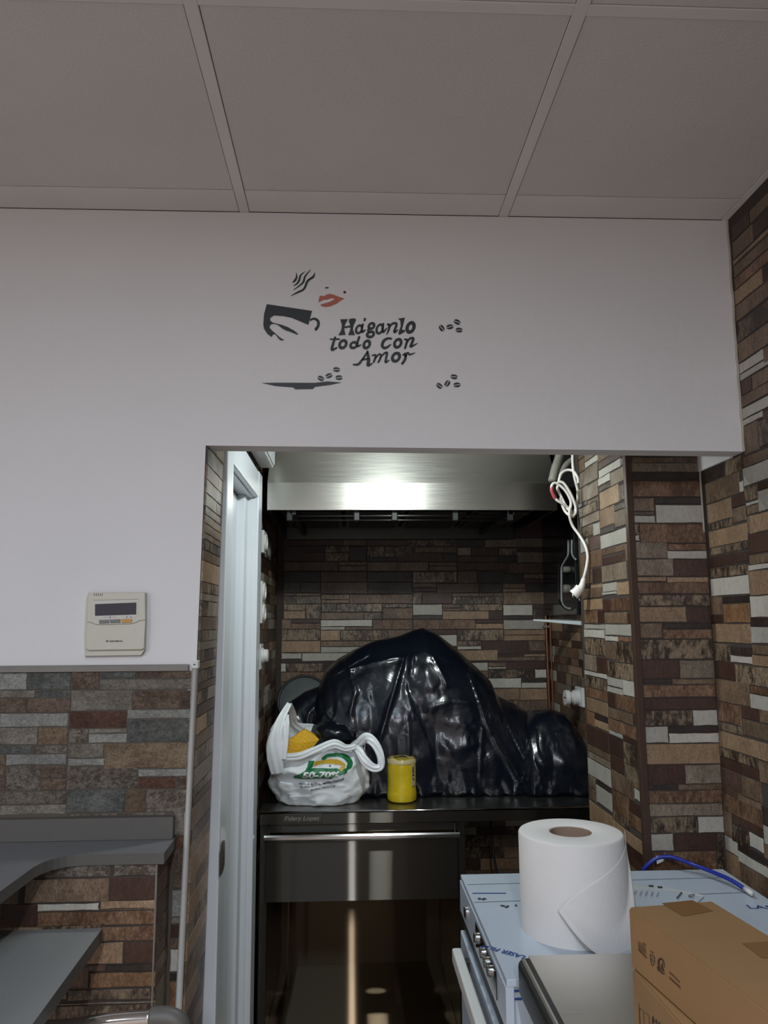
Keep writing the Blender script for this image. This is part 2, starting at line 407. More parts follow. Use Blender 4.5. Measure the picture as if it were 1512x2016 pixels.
# front wall with the opening (corners taken off plumb as built)
tl = PY(405,877,D); tr = PY(1462,889,D); jb = PY(350,2016,D); jb2 = Vector((jb.x-.004, D, 0)); rtop = PY(1441,437,D)
TLx, TLz, TRz = tl.x, tl.z, tr.z
def prism(name, poly, y0, y1, m, parent=None):   # poly in (x,z), extruded in y
    n = len(poly); V = [(p[0],y0,p[1]) for p in poly]+[(p[0],y1,p[1]) for p in poly]
    tr_ = tessellate_polygon([[Vector((p[0],p[1],0)) for p in poly]])
    Fc = [tuple(t) for t in tr_]+[tuple(i+n for i in reversed(t)) for t in tr_]+[(i,(i+1)%n,(i+1)%n+n,i+n) for i in range(n)]
    bm = bmesh.new(); me = bpy.data.meshes.new('tmp'); me.from_pydata(V,[],Fc); bm.from_mesh(me); bpy.data.meshes.remove(me)
    bmesh.ops.recalc_face_normals(bm, faces=bm.faces); return from_bm(name, bm, m, parent)
WF = S(prism('wall_front', [(-2.7,0),(jb2.x,0),(TLx,TLz),(tr.x+.03,TRz),(XR+.09,TRz),(XR+.09,CEIL),(-2.7,CEIL)], D, DB, 'white_paint'))
WJ = S(prism('wall_jamb', [(-.72,0),(jb2.x+.001,0),(TLx+.001,TLz-.001),(TLx+.001,CEIL),(-.72,CEIL)], DB, YJ, 'white_paint'))
S(box('wall_passage', -.72, XL-.002, YJ, YB+.06, 2.03, CEIL, 'grout', bev=0))
WNL = S(box('wall_niche_left', -.72, XL-.002, 2.56, YB+.06, 0, 2.03, 'grout', bev=0))
S(box('wall_closet', -.76, -.72, DB, YB+.06, 0, CEIL, 'white_paint', bev=0))
WB = S(box('wall_back', XL-.002, XR+.1, YB, YB+.06, 0, CEIL, 'grout', bev=0))
WNR = S(box('wall_niche_right', XN, XR+.1, YS, YB, 0, CEIL, 'grout', bev=0))
WPL = S(box('wall_pillar', XS, XN+.04, DC, YS, 0, CEIL, 'grout', bev=0))
WPR = S(box('wall_pillar_right', XN+.04, XR+.1, DC, YS, 0, CEIL, 'grout', bev=0))
WR = S(box('wall_right', XR, XR+.1, -3.1, DC, 0, CEIL, 'grout', bev=0))
# plaster strip above the tiles between the pillar and the front wall
ztile = PX(1389,925,XR).z
S(box('trim_plaster', XR-.007, XR-.0005, DB, DC-.001, ztile, CEIL, 'white_paint', bev=0))
# brown corner profile, silicone corner line
b0 = PY(1237,905,DC); b1 = PY(1264,905,DC)
b1 = PY(1241,905,DC)
S(box('trim_pillar', XS-.004, b1.x, DC-.007, DC+.012, .0, 2.2, 'brown_trim', bev=.001))
S(tube('trim_corner', [(XR-.003,DC-.003,ztile),(XR-.0035,DC-.003,1.85),(XR-.003,DC-.003,1.72)], .0026, 'silicone'))
S(tube('trim_caulk', [Vector((XR-.002+random.uniform(-.0012,.0012), D-.001, TRz+(CEIL-TRz)*k/20)) for k in range(21)], .003, 'silicone'))
# ------------------------------------------------------------------ ceiling
ceil = S(box('ceiling', -2.7, XR+.1, -3.1, YB+.06, CEIL+.012, CEIL+.06, 'gap_dark', bev=0))
xs_ = [-2.65,-2.046,-1.445,-.844,-.244,.357,XR-.004]; ys_ = [-3.05,-2.545,-1.945,-1.345,-.745,-.145,.455,1.055,1.577]
BW = .011
for i in range(len(xs_)-1):
    for j in range(len(ys_)-1):
        box('ceiling_tile', xs_[i]+BW+.0012, xs_[i+1]-BW-.0012, ys_[j]+BW+.0012, ys_[j+1]-(BW if j < len(ys_)-2 else 0)-.0012, CEIL+.0015, CEIL+.012, 'ceiling_board', ceil, bev=.0008)
    box('ceiling_strip', xs_[i]+BW+.0012, xs_[i+1]-BW-.0012, 1.5785, D-.0015, CEIL+.0008, CEIL+.012, 'ceiling_paint', ceil, bev=.0005)
for i, x in enumerate(xs_): box('ceiling_bar', x-BW, x+BW, -3.08, D, CEIL, CEIL+.010, 'ceiling_paint', ceil, bev=.0008)
for j in range(len(ys_)-1):
    for i in range(len(xs_)-1): box('ceiling_bar', xs_[i]+BW, xs_[i+1]-BW, ys_[j]-BW, ys_[j]+BW, CEIL, CEIL+.010, 'ceiling_paint', ceil, bev=.0008)
box('ceiling_board', -.32, XR+.05, DB+.001, YB, CEIL-.002, CEIL+.012, 'ceiling_paint', ceil, bev=0)
# ------------------------------------------------------------------ stones: pillar front
c1 = (1230,890,7.2)
stones_Y(WPR if False else WPL, DC, c1, [
(80,1110,75,155,'B'),(80,1110,155,285,'B2'),(85,1105,285,405,'K'),(90,1120,410,635,'R'),(95,415,650,840,'B'),(425,1125,640,740,'K'),(100,420,848,890,'B'),
(105,430,900,1005,'G'),(440,1160,750,1005,'G'),(115,205,1015,1170,'M'),(118,205,1175,1260,'G'),(215,1150,1015,1290,'R'),(125,605,1270,1505,'B2'),(610,1165,1300,1392,'R'),
(605,1175,1400,1515,'G'),(140,690,1515,1755,'B2'),(692,1195,1520,1765,'D'),(155,590,1765,1835,'T'),(598,1200,1772,1850,'T')])
stones_Y(WPL, DC, (980,870,2.842), [(775,1190,785,850,'R'),(780,1195,855,918,'M'),(785,1055,922,1008,'T'),(1055,1195,922,1012,'D'),(790,920,1015,1098,'B'),
(925,1197,1014,1046,'K'),(925,1200,1048,1102,'R'),(795,1215,1105,1215,'M')])
stones_Y(WPL, DC, (1100,1250,3.67), [(590,870,178,315,'D'),(875,1135,182,314,'B2'),(600,820,318,352,'K'),(820,1135,316,356,'B'),(605,1140,360,449,'R'),(610,1142,452,540,'D'),
(615,965,545,655,'M'),(970,1150,542,655,'G'),(622,790,662,780,'G'),(795,1155,657,705,'K'),(797,1160,708,780,'G'),(628,1165,785,932,'T'),(632,910,937,1078,'D'),(914,1172,938,1075,'B2'),
(640,860,1080,1120,'K'),(864,1178,1078,1120,'B'),(645,1180,1123,1215,'R'),(650,1185,1218,1308,'B2'),(655,1002,1312,1430,'M'),(1006,1192,1312,1428,'G'),(658,828,1436,1560,'G'),
(831,1138,1433,1560,'D'),(1142,1192,1433,1690,'M'),(665,1140,1565,1700,'R')])
# stones: pillar side (strip)
RY = (DC+.012, YS)
stones_X(WPL, XS, (1130,890,7.2), [
(60,155,60,125,'B'),(155,340,30,145,'B2'),(65,155,130,310,'B'),(160,340,150,235,'G'),(85,340,310,520,'B2'),(160,340,238,300,'B'),(80,188,525,735,'B'),(190,345,480,690,'B2'),(65,196,740,805,'K'),(200,350,695,752,'B'),(75,360,808,940,'M'),
(95,365,945,1080,'B2'),(90,275,1085,1240,'M'),(278,370,1020,1195,'G'),(95,200,1255,1440,'G'),(205,380,1230,1415,'D3'),(100,200,1445,1870,'B'),(205,395,1418,1655,'R'),
(165,262,1672,1880,'B'),(267,395,1650,1865,'D'),(165,243,1882,1945,'K'),(246,405,1885,1942,'T'),(100,405,1950,2030,'B'),
(348,660,45,155,'B'),(348,660,158,262,'D3'),(355,660,266,378,'G'),(350,515,385,492,'G'),(518,715,300,495,'B2'),(360,515,497,575,'M'),(663,715,95,200,'B2'),(370,640,580,828,'T'),
(643,722,480,700,'M'),(583,728,760,842,'M'),(370,580,832,1090,'O'),(585,740,850,1085,'B'),(380,583,1097,1185,'K'),(382,750,1187,1385,'G'),(395,732,1390,1480,'R'),(400,720,1500,1615,'D'),
(735,775,1300,1550,'B'),(400,755,1622,1855,'B2'),(410,612,1870,1990,'G'),(616,800,1850,2035,'T'),(410,612,1993,2035,'G')], RY)
stones_X(WPL, XS, (980,870,2.842), [(478,585,832,880,'B'),(483,588,885,943,'T'),(590,635,882,950,'D'),(636,748,876,950,'R'),(486,560,945,1015,'R'),(560,597,942,1015,'D'),(600,725,955,1017,'B'),
(726,752,955,1017,'D'),(485,598,1020,1046,'G'),(485,598,1048,1093,'G'),(601,757,1020,1080,'G'),(603,673,1085,1113,'G'),(675,762,1088,1116,'R'),(488,600,1096,1186,'M'),(603,662,1116,1212,'B'),(664,765,1119,1232,'M')], RY)
stones_X(WPL, XS, (1100,1250,3.67), [(190,275,137,250,'B2'),(276,353,158,270,'D'),(356,550,188,300,'M'),(190,350,255,286,'G'),(192,352,290,370,'M'),(355,462,300,362,'G'),(355,465,367,408,'G'),
(466,565,322,430,'G'),(200,355,372,440,'R'),(358,414,414,510,'D'),(416,570,420,530,'R'),(205,360,447,540,'T'),(262,362,558,604,'K'),(205,260,543,640,'O'),(262,364,606,660,'T'),(360,540,520,592,'B'),
(542,576,570,640,'D'),(362,580,596,680,'R'),(205,364,645,780,'D'),(368,465,682,712,'G'),(368,468,716,852,'D'),(467,585,704,762,'D'),(470,590,768,920,'M'),(215,374,785,832,'B'),
(215,376,836,882,'B2'),(377,475,858,960,'D'),(478,598,925,1030,'M'),(215,380,886,1000,'G'),(220,270,1005,1092,'M'),(272,382,1022,1074,'K'),(276,388,1080,1200,'G'),(225,274,1097,1180,'B'),
(385,546,970,1100,'B'),(549,600,1050,1102,'B'),(550,605,1106,1182,'G'),(390,510,1106,1258,'R'),(512,604,1185,1272,'D'),(225,392,1190,1330,'T'),(395,513,1262,1330,'M'),(395,612,1335,1480,'T'),
(516,608,1276,1376,'R'),(480,618,1484,1560,'D'),(500,620,1562,1645,'D'),(510,620,1650,1790,'B'),(240,392,1335,1420,'B')], RY)
# stones: right wall
RR = (.9, DC-.001)
stones_X(WR, XR, (1350,380,3.475), [(320,438,235,338,'D'),(441,563,122,213,'B'),(464,563,215,322,'D'),(323,462,341,462,'B'),(328,563,467,497,'T'),(333,563,501,583,'B'),(340,563,586,668,'R'),
(340,528,671,775,'T'),(531,563,560,640,'D'),(531,563,643,690,'B'),(345,563,778,887,'B'),(356,563,890,1027,'M'),(362,563,1030,1167,'B'),(370,533,1170,1242,'G'),(372,563,1245,1290,'G'),
(536,563,1065,1168,'B'),(372,453,1293,1397,'D'),(456,563,1250,1352,'B'),(376,563,1400,1478,'B'),(381,563,1481,1556,'G'),(385,528,1560,1602,'G'),(531,563,1500,1560,'D'),
(386,500,1605,1805,'B'),(503,563,1562,1745,'M')], (.9,D), .12)
stones_X(WR, XR, (1380,890,5.6), [(38,263,208,352,'K'),(266,463,103,275,'M'),(56,428,353,580,'B'),(472,740,60,178,'B'),(472,740,182,385,'G'),(431,470,325,447,'G'),(72,343,583,795,'T'),
(346,495,492,622,'D'),(485,628,388,556,'M'),(631,740,345,428,'D'),(638,740,432,662,'G'),(500,635,560,602,'G'),(508,642,606,700,'B'),(85,345,798,877,'M'),(350,500,625,790,'B'),(545,740,700,908,'T'),
(512,542,704,905,'M'),(90,518,880,1060,'T'),(100,522,1063,1145,'M'),(105,383,1150,1282,'D'),(386,530,1118,1222,'D'),(525,740,916,1132,'D'),(386,530,1226,1262,'K'),(538,740,1136,1247,'B'),
(532,740,1250,1312,'G'),(110,530,1288,1397,'M'),(110,532,1400,1592,'G'),(535,740,1316,1585,'T'),(115,238,1596,1800,'B'),(241,540,1594,1672,'K'),(254,545,1676,1882,'O'),(120,251,1803,1890,'D'),
(548,740,1590,1822,'G'),(552,740,1826,1922,'K'),(130,172,1895,2090,'B'),(176,555,1890,2096,'T'),(558,740,1926,2106,'G')], RR, .12)
stones_X(WR, XR, (1380,1250,4.03), [(112,238,64,205,'M'),(240,408,92,156,'K'),(240,410,159,215,'G'),(412,532,76,152,'B'),(412,532,156,242,'T'),(120,273,208,342,'D'),(276,532,232,380,'M'),
(125,393,345,520,'B'),(396,532,402,461,'R'),(396,532,466,578,'G'),(135,325,523,678,'R'),(328,465,548,658,'D'),(467,532,584,692,'B'),(140,332,682,748,'M'),(335,532,664,790,'B'),(145,532,752,882,'T'),
(155,465,886,958,'M'),(160,323,961,1040,'D'),(326,463,1022,1105,'D'),(467,532,996,1162,'B'),(165,323,1044,1242,'D3'),(328,485,1112,1268,'B'),(300,488,1258,1310,'B'),(180,495,1248,1382,'R'),
(490,532,1355,1500,'K'),(185,248,1386,1580,'B'),(251,495,1396,1488,'D'),(251,388,1496,1630,'M'),(391,500,1562,1672,'G'),(190,295,1585,1696,'G'),(298,505,1640,1704,'K'),(190,313,1700,1880,'T'),
(300,515,1712,1790,'G'),(316,515,1796,1990,'B'),(500,532,1506,1650,'G'),(506,532,1655,1900,'B'),(190,313,1884,2120,'B'),(316,532,1995,2200,'M')], RR, .12)
# stones: back wall of the kitchen niche
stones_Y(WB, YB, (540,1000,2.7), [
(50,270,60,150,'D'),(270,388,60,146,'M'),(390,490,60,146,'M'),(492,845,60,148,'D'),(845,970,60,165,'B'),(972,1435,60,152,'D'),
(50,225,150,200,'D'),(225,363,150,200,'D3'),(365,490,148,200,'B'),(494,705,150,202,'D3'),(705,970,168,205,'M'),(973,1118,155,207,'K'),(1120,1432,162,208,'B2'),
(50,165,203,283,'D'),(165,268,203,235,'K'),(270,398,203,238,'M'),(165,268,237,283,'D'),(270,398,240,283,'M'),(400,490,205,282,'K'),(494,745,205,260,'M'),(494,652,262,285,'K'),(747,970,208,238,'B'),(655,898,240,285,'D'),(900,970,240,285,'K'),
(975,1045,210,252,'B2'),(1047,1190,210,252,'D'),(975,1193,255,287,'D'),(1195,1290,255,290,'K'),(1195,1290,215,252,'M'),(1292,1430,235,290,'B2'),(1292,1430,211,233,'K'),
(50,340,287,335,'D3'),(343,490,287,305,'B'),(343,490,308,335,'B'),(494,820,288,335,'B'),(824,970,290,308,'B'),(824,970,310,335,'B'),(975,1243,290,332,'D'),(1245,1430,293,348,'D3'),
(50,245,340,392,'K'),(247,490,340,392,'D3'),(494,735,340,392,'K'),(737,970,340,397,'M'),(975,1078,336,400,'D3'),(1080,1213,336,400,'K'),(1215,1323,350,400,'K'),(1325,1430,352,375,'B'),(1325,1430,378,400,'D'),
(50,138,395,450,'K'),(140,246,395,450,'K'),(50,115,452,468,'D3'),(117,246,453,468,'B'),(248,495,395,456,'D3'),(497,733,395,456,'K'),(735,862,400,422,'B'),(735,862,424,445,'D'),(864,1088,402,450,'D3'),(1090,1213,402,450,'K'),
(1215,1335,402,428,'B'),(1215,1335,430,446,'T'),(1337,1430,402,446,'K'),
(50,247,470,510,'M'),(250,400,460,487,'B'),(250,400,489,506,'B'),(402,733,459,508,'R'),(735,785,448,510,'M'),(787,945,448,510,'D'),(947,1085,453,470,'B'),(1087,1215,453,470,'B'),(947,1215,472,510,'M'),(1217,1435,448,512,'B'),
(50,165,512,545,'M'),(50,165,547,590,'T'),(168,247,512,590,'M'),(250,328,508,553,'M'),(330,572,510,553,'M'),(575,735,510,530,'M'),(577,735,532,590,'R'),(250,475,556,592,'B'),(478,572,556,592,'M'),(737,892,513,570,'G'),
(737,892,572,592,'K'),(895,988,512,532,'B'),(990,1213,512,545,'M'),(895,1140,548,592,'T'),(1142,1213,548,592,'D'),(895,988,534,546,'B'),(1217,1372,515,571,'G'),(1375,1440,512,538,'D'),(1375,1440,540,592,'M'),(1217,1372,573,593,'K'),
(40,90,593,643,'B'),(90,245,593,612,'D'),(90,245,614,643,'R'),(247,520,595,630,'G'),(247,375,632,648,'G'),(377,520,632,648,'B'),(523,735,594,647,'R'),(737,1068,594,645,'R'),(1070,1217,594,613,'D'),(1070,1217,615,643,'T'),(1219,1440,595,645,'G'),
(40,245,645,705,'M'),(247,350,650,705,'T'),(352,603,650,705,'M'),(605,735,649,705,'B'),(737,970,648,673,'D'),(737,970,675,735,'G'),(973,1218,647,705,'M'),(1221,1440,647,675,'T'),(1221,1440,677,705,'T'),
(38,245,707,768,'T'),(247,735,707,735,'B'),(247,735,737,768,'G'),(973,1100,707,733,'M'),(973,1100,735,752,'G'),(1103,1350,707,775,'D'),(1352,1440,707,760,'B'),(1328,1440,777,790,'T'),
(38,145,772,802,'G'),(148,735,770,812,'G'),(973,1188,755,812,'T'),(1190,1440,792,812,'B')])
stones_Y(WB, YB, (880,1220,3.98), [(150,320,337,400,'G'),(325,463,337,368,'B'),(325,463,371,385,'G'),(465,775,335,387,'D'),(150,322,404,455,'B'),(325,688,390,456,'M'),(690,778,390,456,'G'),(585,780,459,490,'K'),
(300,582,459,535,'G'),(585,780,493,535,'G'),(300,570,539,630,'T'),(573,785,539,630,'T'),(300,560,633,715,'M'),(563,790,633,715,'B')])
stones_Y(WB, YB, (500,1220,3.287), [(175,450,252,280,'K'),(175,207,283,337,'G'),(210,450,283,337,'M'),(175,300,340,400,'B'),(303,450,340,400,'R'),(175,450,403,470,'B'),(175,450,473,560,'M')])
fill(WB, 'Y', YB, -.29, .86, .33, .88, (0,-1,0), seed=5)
# niche right wall and left wall
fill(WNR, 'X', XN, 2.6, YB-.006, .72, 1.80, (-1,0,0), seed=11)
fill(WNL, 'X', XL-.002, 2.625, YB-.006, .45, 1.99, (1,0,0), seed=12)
wp = bpy.data.objects['wall_passage']
fill(wp, 'X', XL-.002, 1.90, YB-.3, 2.035, 2.20, (1,0,0), seed=13)
# jamb stones (receding, facing the opening)
ys = [130,245,345,440,530,590,650,715,760,835,910,1060,1140,1195,1310,1410,1490,1555,1640,1700,1790,1850,1950]
ks = ['M','B','M','B2','M','B','B','B2','M','B','T','B','B2','M','B','M','B2','M','B','M','D3','M']
rows = []
for k in range(len(ys)-1): rows.append((60,160,ys[k]+6,ys[k+1]+6,ks[k%len(ks)]))
def jamb_x(z): return jb2.x + (TLx-jb2.x)*z/TLz
pz = TLz-.004; i = 0; rj = random.Random(3)
zlist = [PX(405-(y-130)*.0125, 850+y/3.6, jamb_x(1.5)).z for y in ys]
while zlist[-1] > .35: zlist.append(zlist[-1]-rj.uniform(.018,.05))
zlist[0] = TLz-.002
for k in range(len(zlist)-1):
    a, b = zlist[k], zlist[k+1]
    if a > TLz: a = TLz-.001
    xa, xb = jamb_x(a)+.001, jamb_x(b)+.001; key = ks[k%len(ks)] if k < 22 else rj.choice(['B','B2','M','T','D3'])
    sp = [D+.003, D+rj.uniform(.06,.16), YJ-.002] if k%2 else [D+.003, YJ-.002]
    for q in range(len(sp)-1):
        stone(WJ, (xa,sp[q+1],a),(xa,sp[q],a),(xb,sp[q],b),(xb,sp[q+1],b), Vector((1,0,0)), key if q == 0 else rj.choice(['B','M','B2']), depth=.004)
for a, b in ((TLz+.08,TLz+.045),(TLz+.045,TLz+.001)):
    stone(WJ, (TLx+.002,YJ-.002,a),(TLx+.002,DB+.002,a),(TLx+.002,DB+.002,b),(TLx+.002,YJ-.002,b), Vector((1,0,0)), 'M', depth=.003)
# wainscot stones on the front wall (rough slate panels)
box('panel_backing', -2.69, PY(380,1400,D).x-.014, D-.006, D-.0003, 0, PY(200,1320,D).z, 'grout_mid', WF, bev=0)
DW = D-.006
rows = [(0,203,735,862,'SG'),(206,527,733,862,'SK'),(530,740,725,860,'SR'),(744,1015,724,778,'SK'),(1017,1425,720,778,'SR'),(744,1422,782,860,'SB'),
(0,263,866,922,'SB'),(266,525,866,920,'SK'),(0,203,925,1033,'SR'),(206,525,923,1033,'SR'),(530,985,864,1015,'SB'),(987,1335,864,1005,'SR'),(1338,1418,864,1005,'SR'),
(0,510,1036,1137,'SG'),(515,944,1018,1147,'SD'),(948,1412,1008,1076,'SG'),(948,1407,1079,1252,'SK'),(0,284,1140,1271,'SB'),(287,506,1140,1271,'SO'),(513,658,1150,1260,'SM'),
(661,944,1150,1185,'SB'),(661,944,1188,1257,'SG'),(0,240,1274,1337,'SK'),(243,505,1274,1337,'SM'),(508,772,1262,1370,'SB'),(775,1397,1256,1447,'SO'),(46,497,1340,1421,'SG'),(0,43,1340,1500,'SO'),
(508,779,1373,1426,'SG'),(46,304,1425,1612,'SM'),(307,495,1425,1520,'SR'),(307,495,1523,1612,'SR'),(0,43,1503,1612,'SR'),(500,1028,1430,1600,'SM'),(1031,1392,1450,1506,'SG'),(1031,1307,1509,1597,'SD'),
(1309,1392,1509,1600,'SR'),(0,493,1616,1715,'SM'),(498,929,1604,1775,'SK'),(932,1084,1604,1775,'SO'),(1087,1385,1604,1770,'SM'),(0,493,1718,1790,'SB'),(498,1230,1779,1800,'SM')]
stones_Y(WF, DW, (0,1130,3.78), rows)
stones_Y(WF, DW, (0,1560,3.6), [(1235,1303,110,300,'SB'),(1236,1302,304,402,'SD'),(1230,1300,405,540,'SR'),(1225,1297,544,685,'SR'),(1220,1292,690,880,'SG'),(1215,1287,884,930,'SB'),
(1210,1278,934,1030,'D'),(1208,1272,1034,1107,'B'),(1206,1268,1111,1268,'G'),(1203,1264,1272,1338,'K'),(1200,1258,1342,1530,'O'),(1196,1252,1534,1720,'B')])
fill(WF, 'Y', DW, -1.5, PY(0,1400,DW).x-.0005, 1.115, PY(200,1323,D).z, (0,-1,0), seed=31, kk=['SG','SK','SR','SB','SO','SM','SD','SB','SR'])
# grey cap trim, conduit
zt = PY(200,1309,D).z; zb = PY(200,1322,D).z
S(box('trim_cap', -2.69, PY(379,1310,D).x-.006, D-.012, D, zb, zt, 'grey_trim', bev=.001))
p1 = PY(383,1316,D-.016); p2 = PY(349,1992,D-.016)
cd = thing('cable_conduit', 'thin white vertical conduit running down beside the slate panelling', 'conduit', (p2.x, D, 0))
hw = .0066
def bar(name, a, b, hwx, y0, y1, m, parent):
    V = []
    for p in (a, b):
        for sx, y in ((-hwx,y0),(hwx,y0),(hwx,y1),(-hwx,y1)): V.append((p.x+sx,y,p.z))
    return mk(name, V, [(0,1,5,4),(1,2,6,5),(2,3,7,6),(3,0,4,7),(3,2,1,0),(4,5,6,7)], m, parent)
V = []; Fc = []
for p in (p1, Vector((p2.x-.02,p2.y,.02))):
    for k in range(8):
        a = math.pi*k/7; V.append((p.x-math.cos(a)*hw, D-.008-math.sin(a)*.008, p.z))
V2 = []
for i_, p in enumerate((p1, p1.lerp(p2, 1), Vector((p2.x-.018,p2.y,.02)))):
    for k in range(8):
        a = math.pi*k/7; V2.append((p.x-math.cos(a)*hw, D-.006-math.sin(a)*.010, p.z))
for i_ in range(2):
    for k in range(7): Fc.append((i_*8+k, i_*8+k+1, (i_+1)*8+k+1, (i_+1)*8+k))
Fc.append(tuple(range(8))); mk('channel', V2, Fc, 'white_plastic', cd, True)
q = PY(386,1308,D-.014); box('clip', q.x-.008, q.x+.005, D-.02, D-.0005, q.z-.008, q.z+.008, 'white_plastic', cd, bev=.001)
box('screw', q.x-.004, q.x+.0, D-.0212, D-.0195, q.z-.001, q.z+.001, 'gap_dark', cd, bev=0)
# ------------------------------------------------------------------ wall decal
dec = thing('wall_decal', 'black and red painted coffee cup, lips and cursive lettering on the white wall', 'decal', (.0, D, 2.05))
def on_wall(name, geos, crop, m, off=.0006, parent=dec):
    V, Fc = join_geo(geos); ox, oy, s = crop
    return mk(name, [PY(ox+v[0]/s, oy+v[1]/s, D-off) for v in V], Fc, m, parent)
cA = (640,610,7.56)
L_ = [poly_geo([(225,140),(342,138),(305,205),(282,265),(290,310),(305,375),(195,380),(240,300),(250,230)]), poly_geo([(360,135),(410,126),(455,130),(460,160),(425,230),(415,290),(445,378),(342,378),(375,290),(372,225),(352,175)]),
 stroke_geo([(280,262),(385,245)],30), ring_geo(505,290,46,58,38), stroke_geo([(562,215),(548,280),(553,330),(598,300)],[30,36,34,20]), poly_geo([(577,118),(615,125),(600,168),(570,175)]),
 ring_geo(690,240,42,40,42), ring_geo(675,365,52,40,44), stroke_geo([(655,280),(640,310),(665,335)],34), ring_geo(812,285,48,66,38), stroke_geo([(868,205),(855,290),(868,330),(915,275)],[28,38,34,18]),
 stroke_geo([(930,218),(955,222),(945,300),(918,365)],[26,36,34,14]), stroke_geo([(950,265),(1000,208),(1050,200),(1062,225),(1030,330),(1082,300)],[22,34,36,36,40,18]),
 poly_geo([(1085,130),(1188,115),(1168,200),(1145,295),(1190,300),(1188,328),(1105,375),(1088,355),(1105,300),(1125,240),(1120,165)]), ring_geo(1272,262,54,70,54),
 stroke_geo([(78,437),(208,437)],[22,30]), stroke_geo([(150,410),(118,510),(103,595),(172,565)],[32,42,44,24]), ring_geo(265,512,52,56,46), ring_geo(425,525,50,42,42), stroke_geo([(508,405),(478,500),(488,540),(530,520)],[36,36,36,18]),
 ring_geo(620,515,46,54,46), stroke_geo([(985,430),(935,425),(875,460),(850,530),(880,568),(930,552),(975,515)],[30,36,44,46,44,36,18]), ring_geo(1082,498,52,60,46),
 stroke_geo([(1185,440),(1220,450),(1205,520),(1190,572)],[26,36,36,30]), stroke_geo([(1215,490),(1260,430),(1312,425),(1290,500),(1275,548),(1372,500)],[22,34,40,42,38,12]),
 stroke_geo([(632,625),(540,760),(490,812),(420,815)],[26,36,40,24]), stroke_geo([(630,620),(648,740),(640,825),(705,795)],[34,52,50,14]), stroke_geo([(560,740),(640,732)],30),
 stroke_geo([(702,680),(752,675),(742,730),(722,778)],[22,34,34,28]), stroke_geo([(745,725),(800,665),(832,675),(818,730),(792,780)],[18,30,34,34,28]), stroke_geo([(820,715),(880,650),(922,640),(908,720),(902,780),(955,748)],[18,30,34,36,36,14]),
 ring_geo(1055,705,56,60,48), stroke_geo([(1160,675),(1200,655),(1188,740),(1148,800)],[24,42,42,36]), stroke_geo([(1190,700),(1228,642),(1262,665),(1340,640)],[18,34,34,10])]
for i_, g in enumerate(L_): pass
on_wall('lettering', L_, cA, 'black_vinyl')
cB = (500,520,7.56)
on_wall('cup', [poly_geo([(190,595),(865,695),(810,905),(680,850),(560,800),(440,775),(300,765),(245,800),(240,835),(275,868),(420,905),(500,935),(600,990),(665,1045),(640,1050),(540,1010),(480,990),(430,965),(350,905),(300,890),(260,895),(232,925),(235,950),(270,990),(330,1040),(380,1085),(455,1135),(400,1138),(365,1110),(320,1048),(290,1045),(260,1085),(200,1040),(150,965),(138,900),(150,740)])], cB, 'black_vinyl')
on_wall('cup_handle', [stroke_geo([(842,832),(895,812),(950,845),(958,910),(922,970)],[28,36,42,42,44])], cB, 'black_vinyl')
for pts, wd in (([(628,120),(635,190),(612,240),(580,272)],[2,26,34,16]), ([(760,110),(692,170),(672,240),(640,290),(590,322)],[4,26,30,26,8]),
                ([(842,85),(762,180),(737,260),(690,310),(590,385)],[8,26,30,24,8]), ([(905,130),(880,190),(800,250),(742,370),(650,420),(552,472)],[8,34,34,32,28,8])):
    on_wall('steam', [stroke_geo(pts, wd)], cB, 'black_vinyl')
on_wall('dot', [ellipse_geo(1085,352,30,11,14,-.05)], cB, 'black_vinyl'); on_wall('dot', [ellipse_geo(1350,418,21,20)], cB, 'black_vinyl')
on_wall('lips', [poly_geo([(980,468),(1045,475),(1085,450),(1130,442),(1190,455),(1250,480),(1350,515),(1290,545),(1230,590),(1130,630),(1060,640),(1000,625),(990,600),(1080,575),(1130,560),(1180,535),(1205,520),(1170,508),(1120,515),(1090,530),(1040,530),(985,560),(960,570),(965,520)])], cB, 'red_vinyl')
cC = (480,500,3.15)
on_wall('saucer', [poly_geo([(108,800),(200,798),(440,799),(520,790),(608,797),(540,812),(440,825),(430,838),(320,840),(305,828),(200,820)])], cC, 'black_vinyl')
for (x, y, a) in ((478,772,.5),(528,755,-.3),(575,717,.15),(590,767,0),(1227,460,1.0),(1278,452,-.15),(1323,422,.5),(1335,472,.1),(1213,818,.7),(1262,803,-.9),(1304,762,.2),(1322,812,0)):
    gs = []
    for sgn in (-1, 1):
        P = [(math.cos(t)*22, sgn*(2.2+math.sin(t)*13)) for t in [math.pi*k/9 for k in range(10)]] + [(-12, sgn*(2.2)+2.5), (8, sgn*(2.2)-2.5)]
        gs.append(poly_geo([(x+p[0]*math.cos(a)-p[1]*math.sin(a), y+p[0]*math.sin(a)+p[1]*math.cos(a)) for p in P]))
    on_wall('coffee_bean', gs, cC, 'black_vinyl')
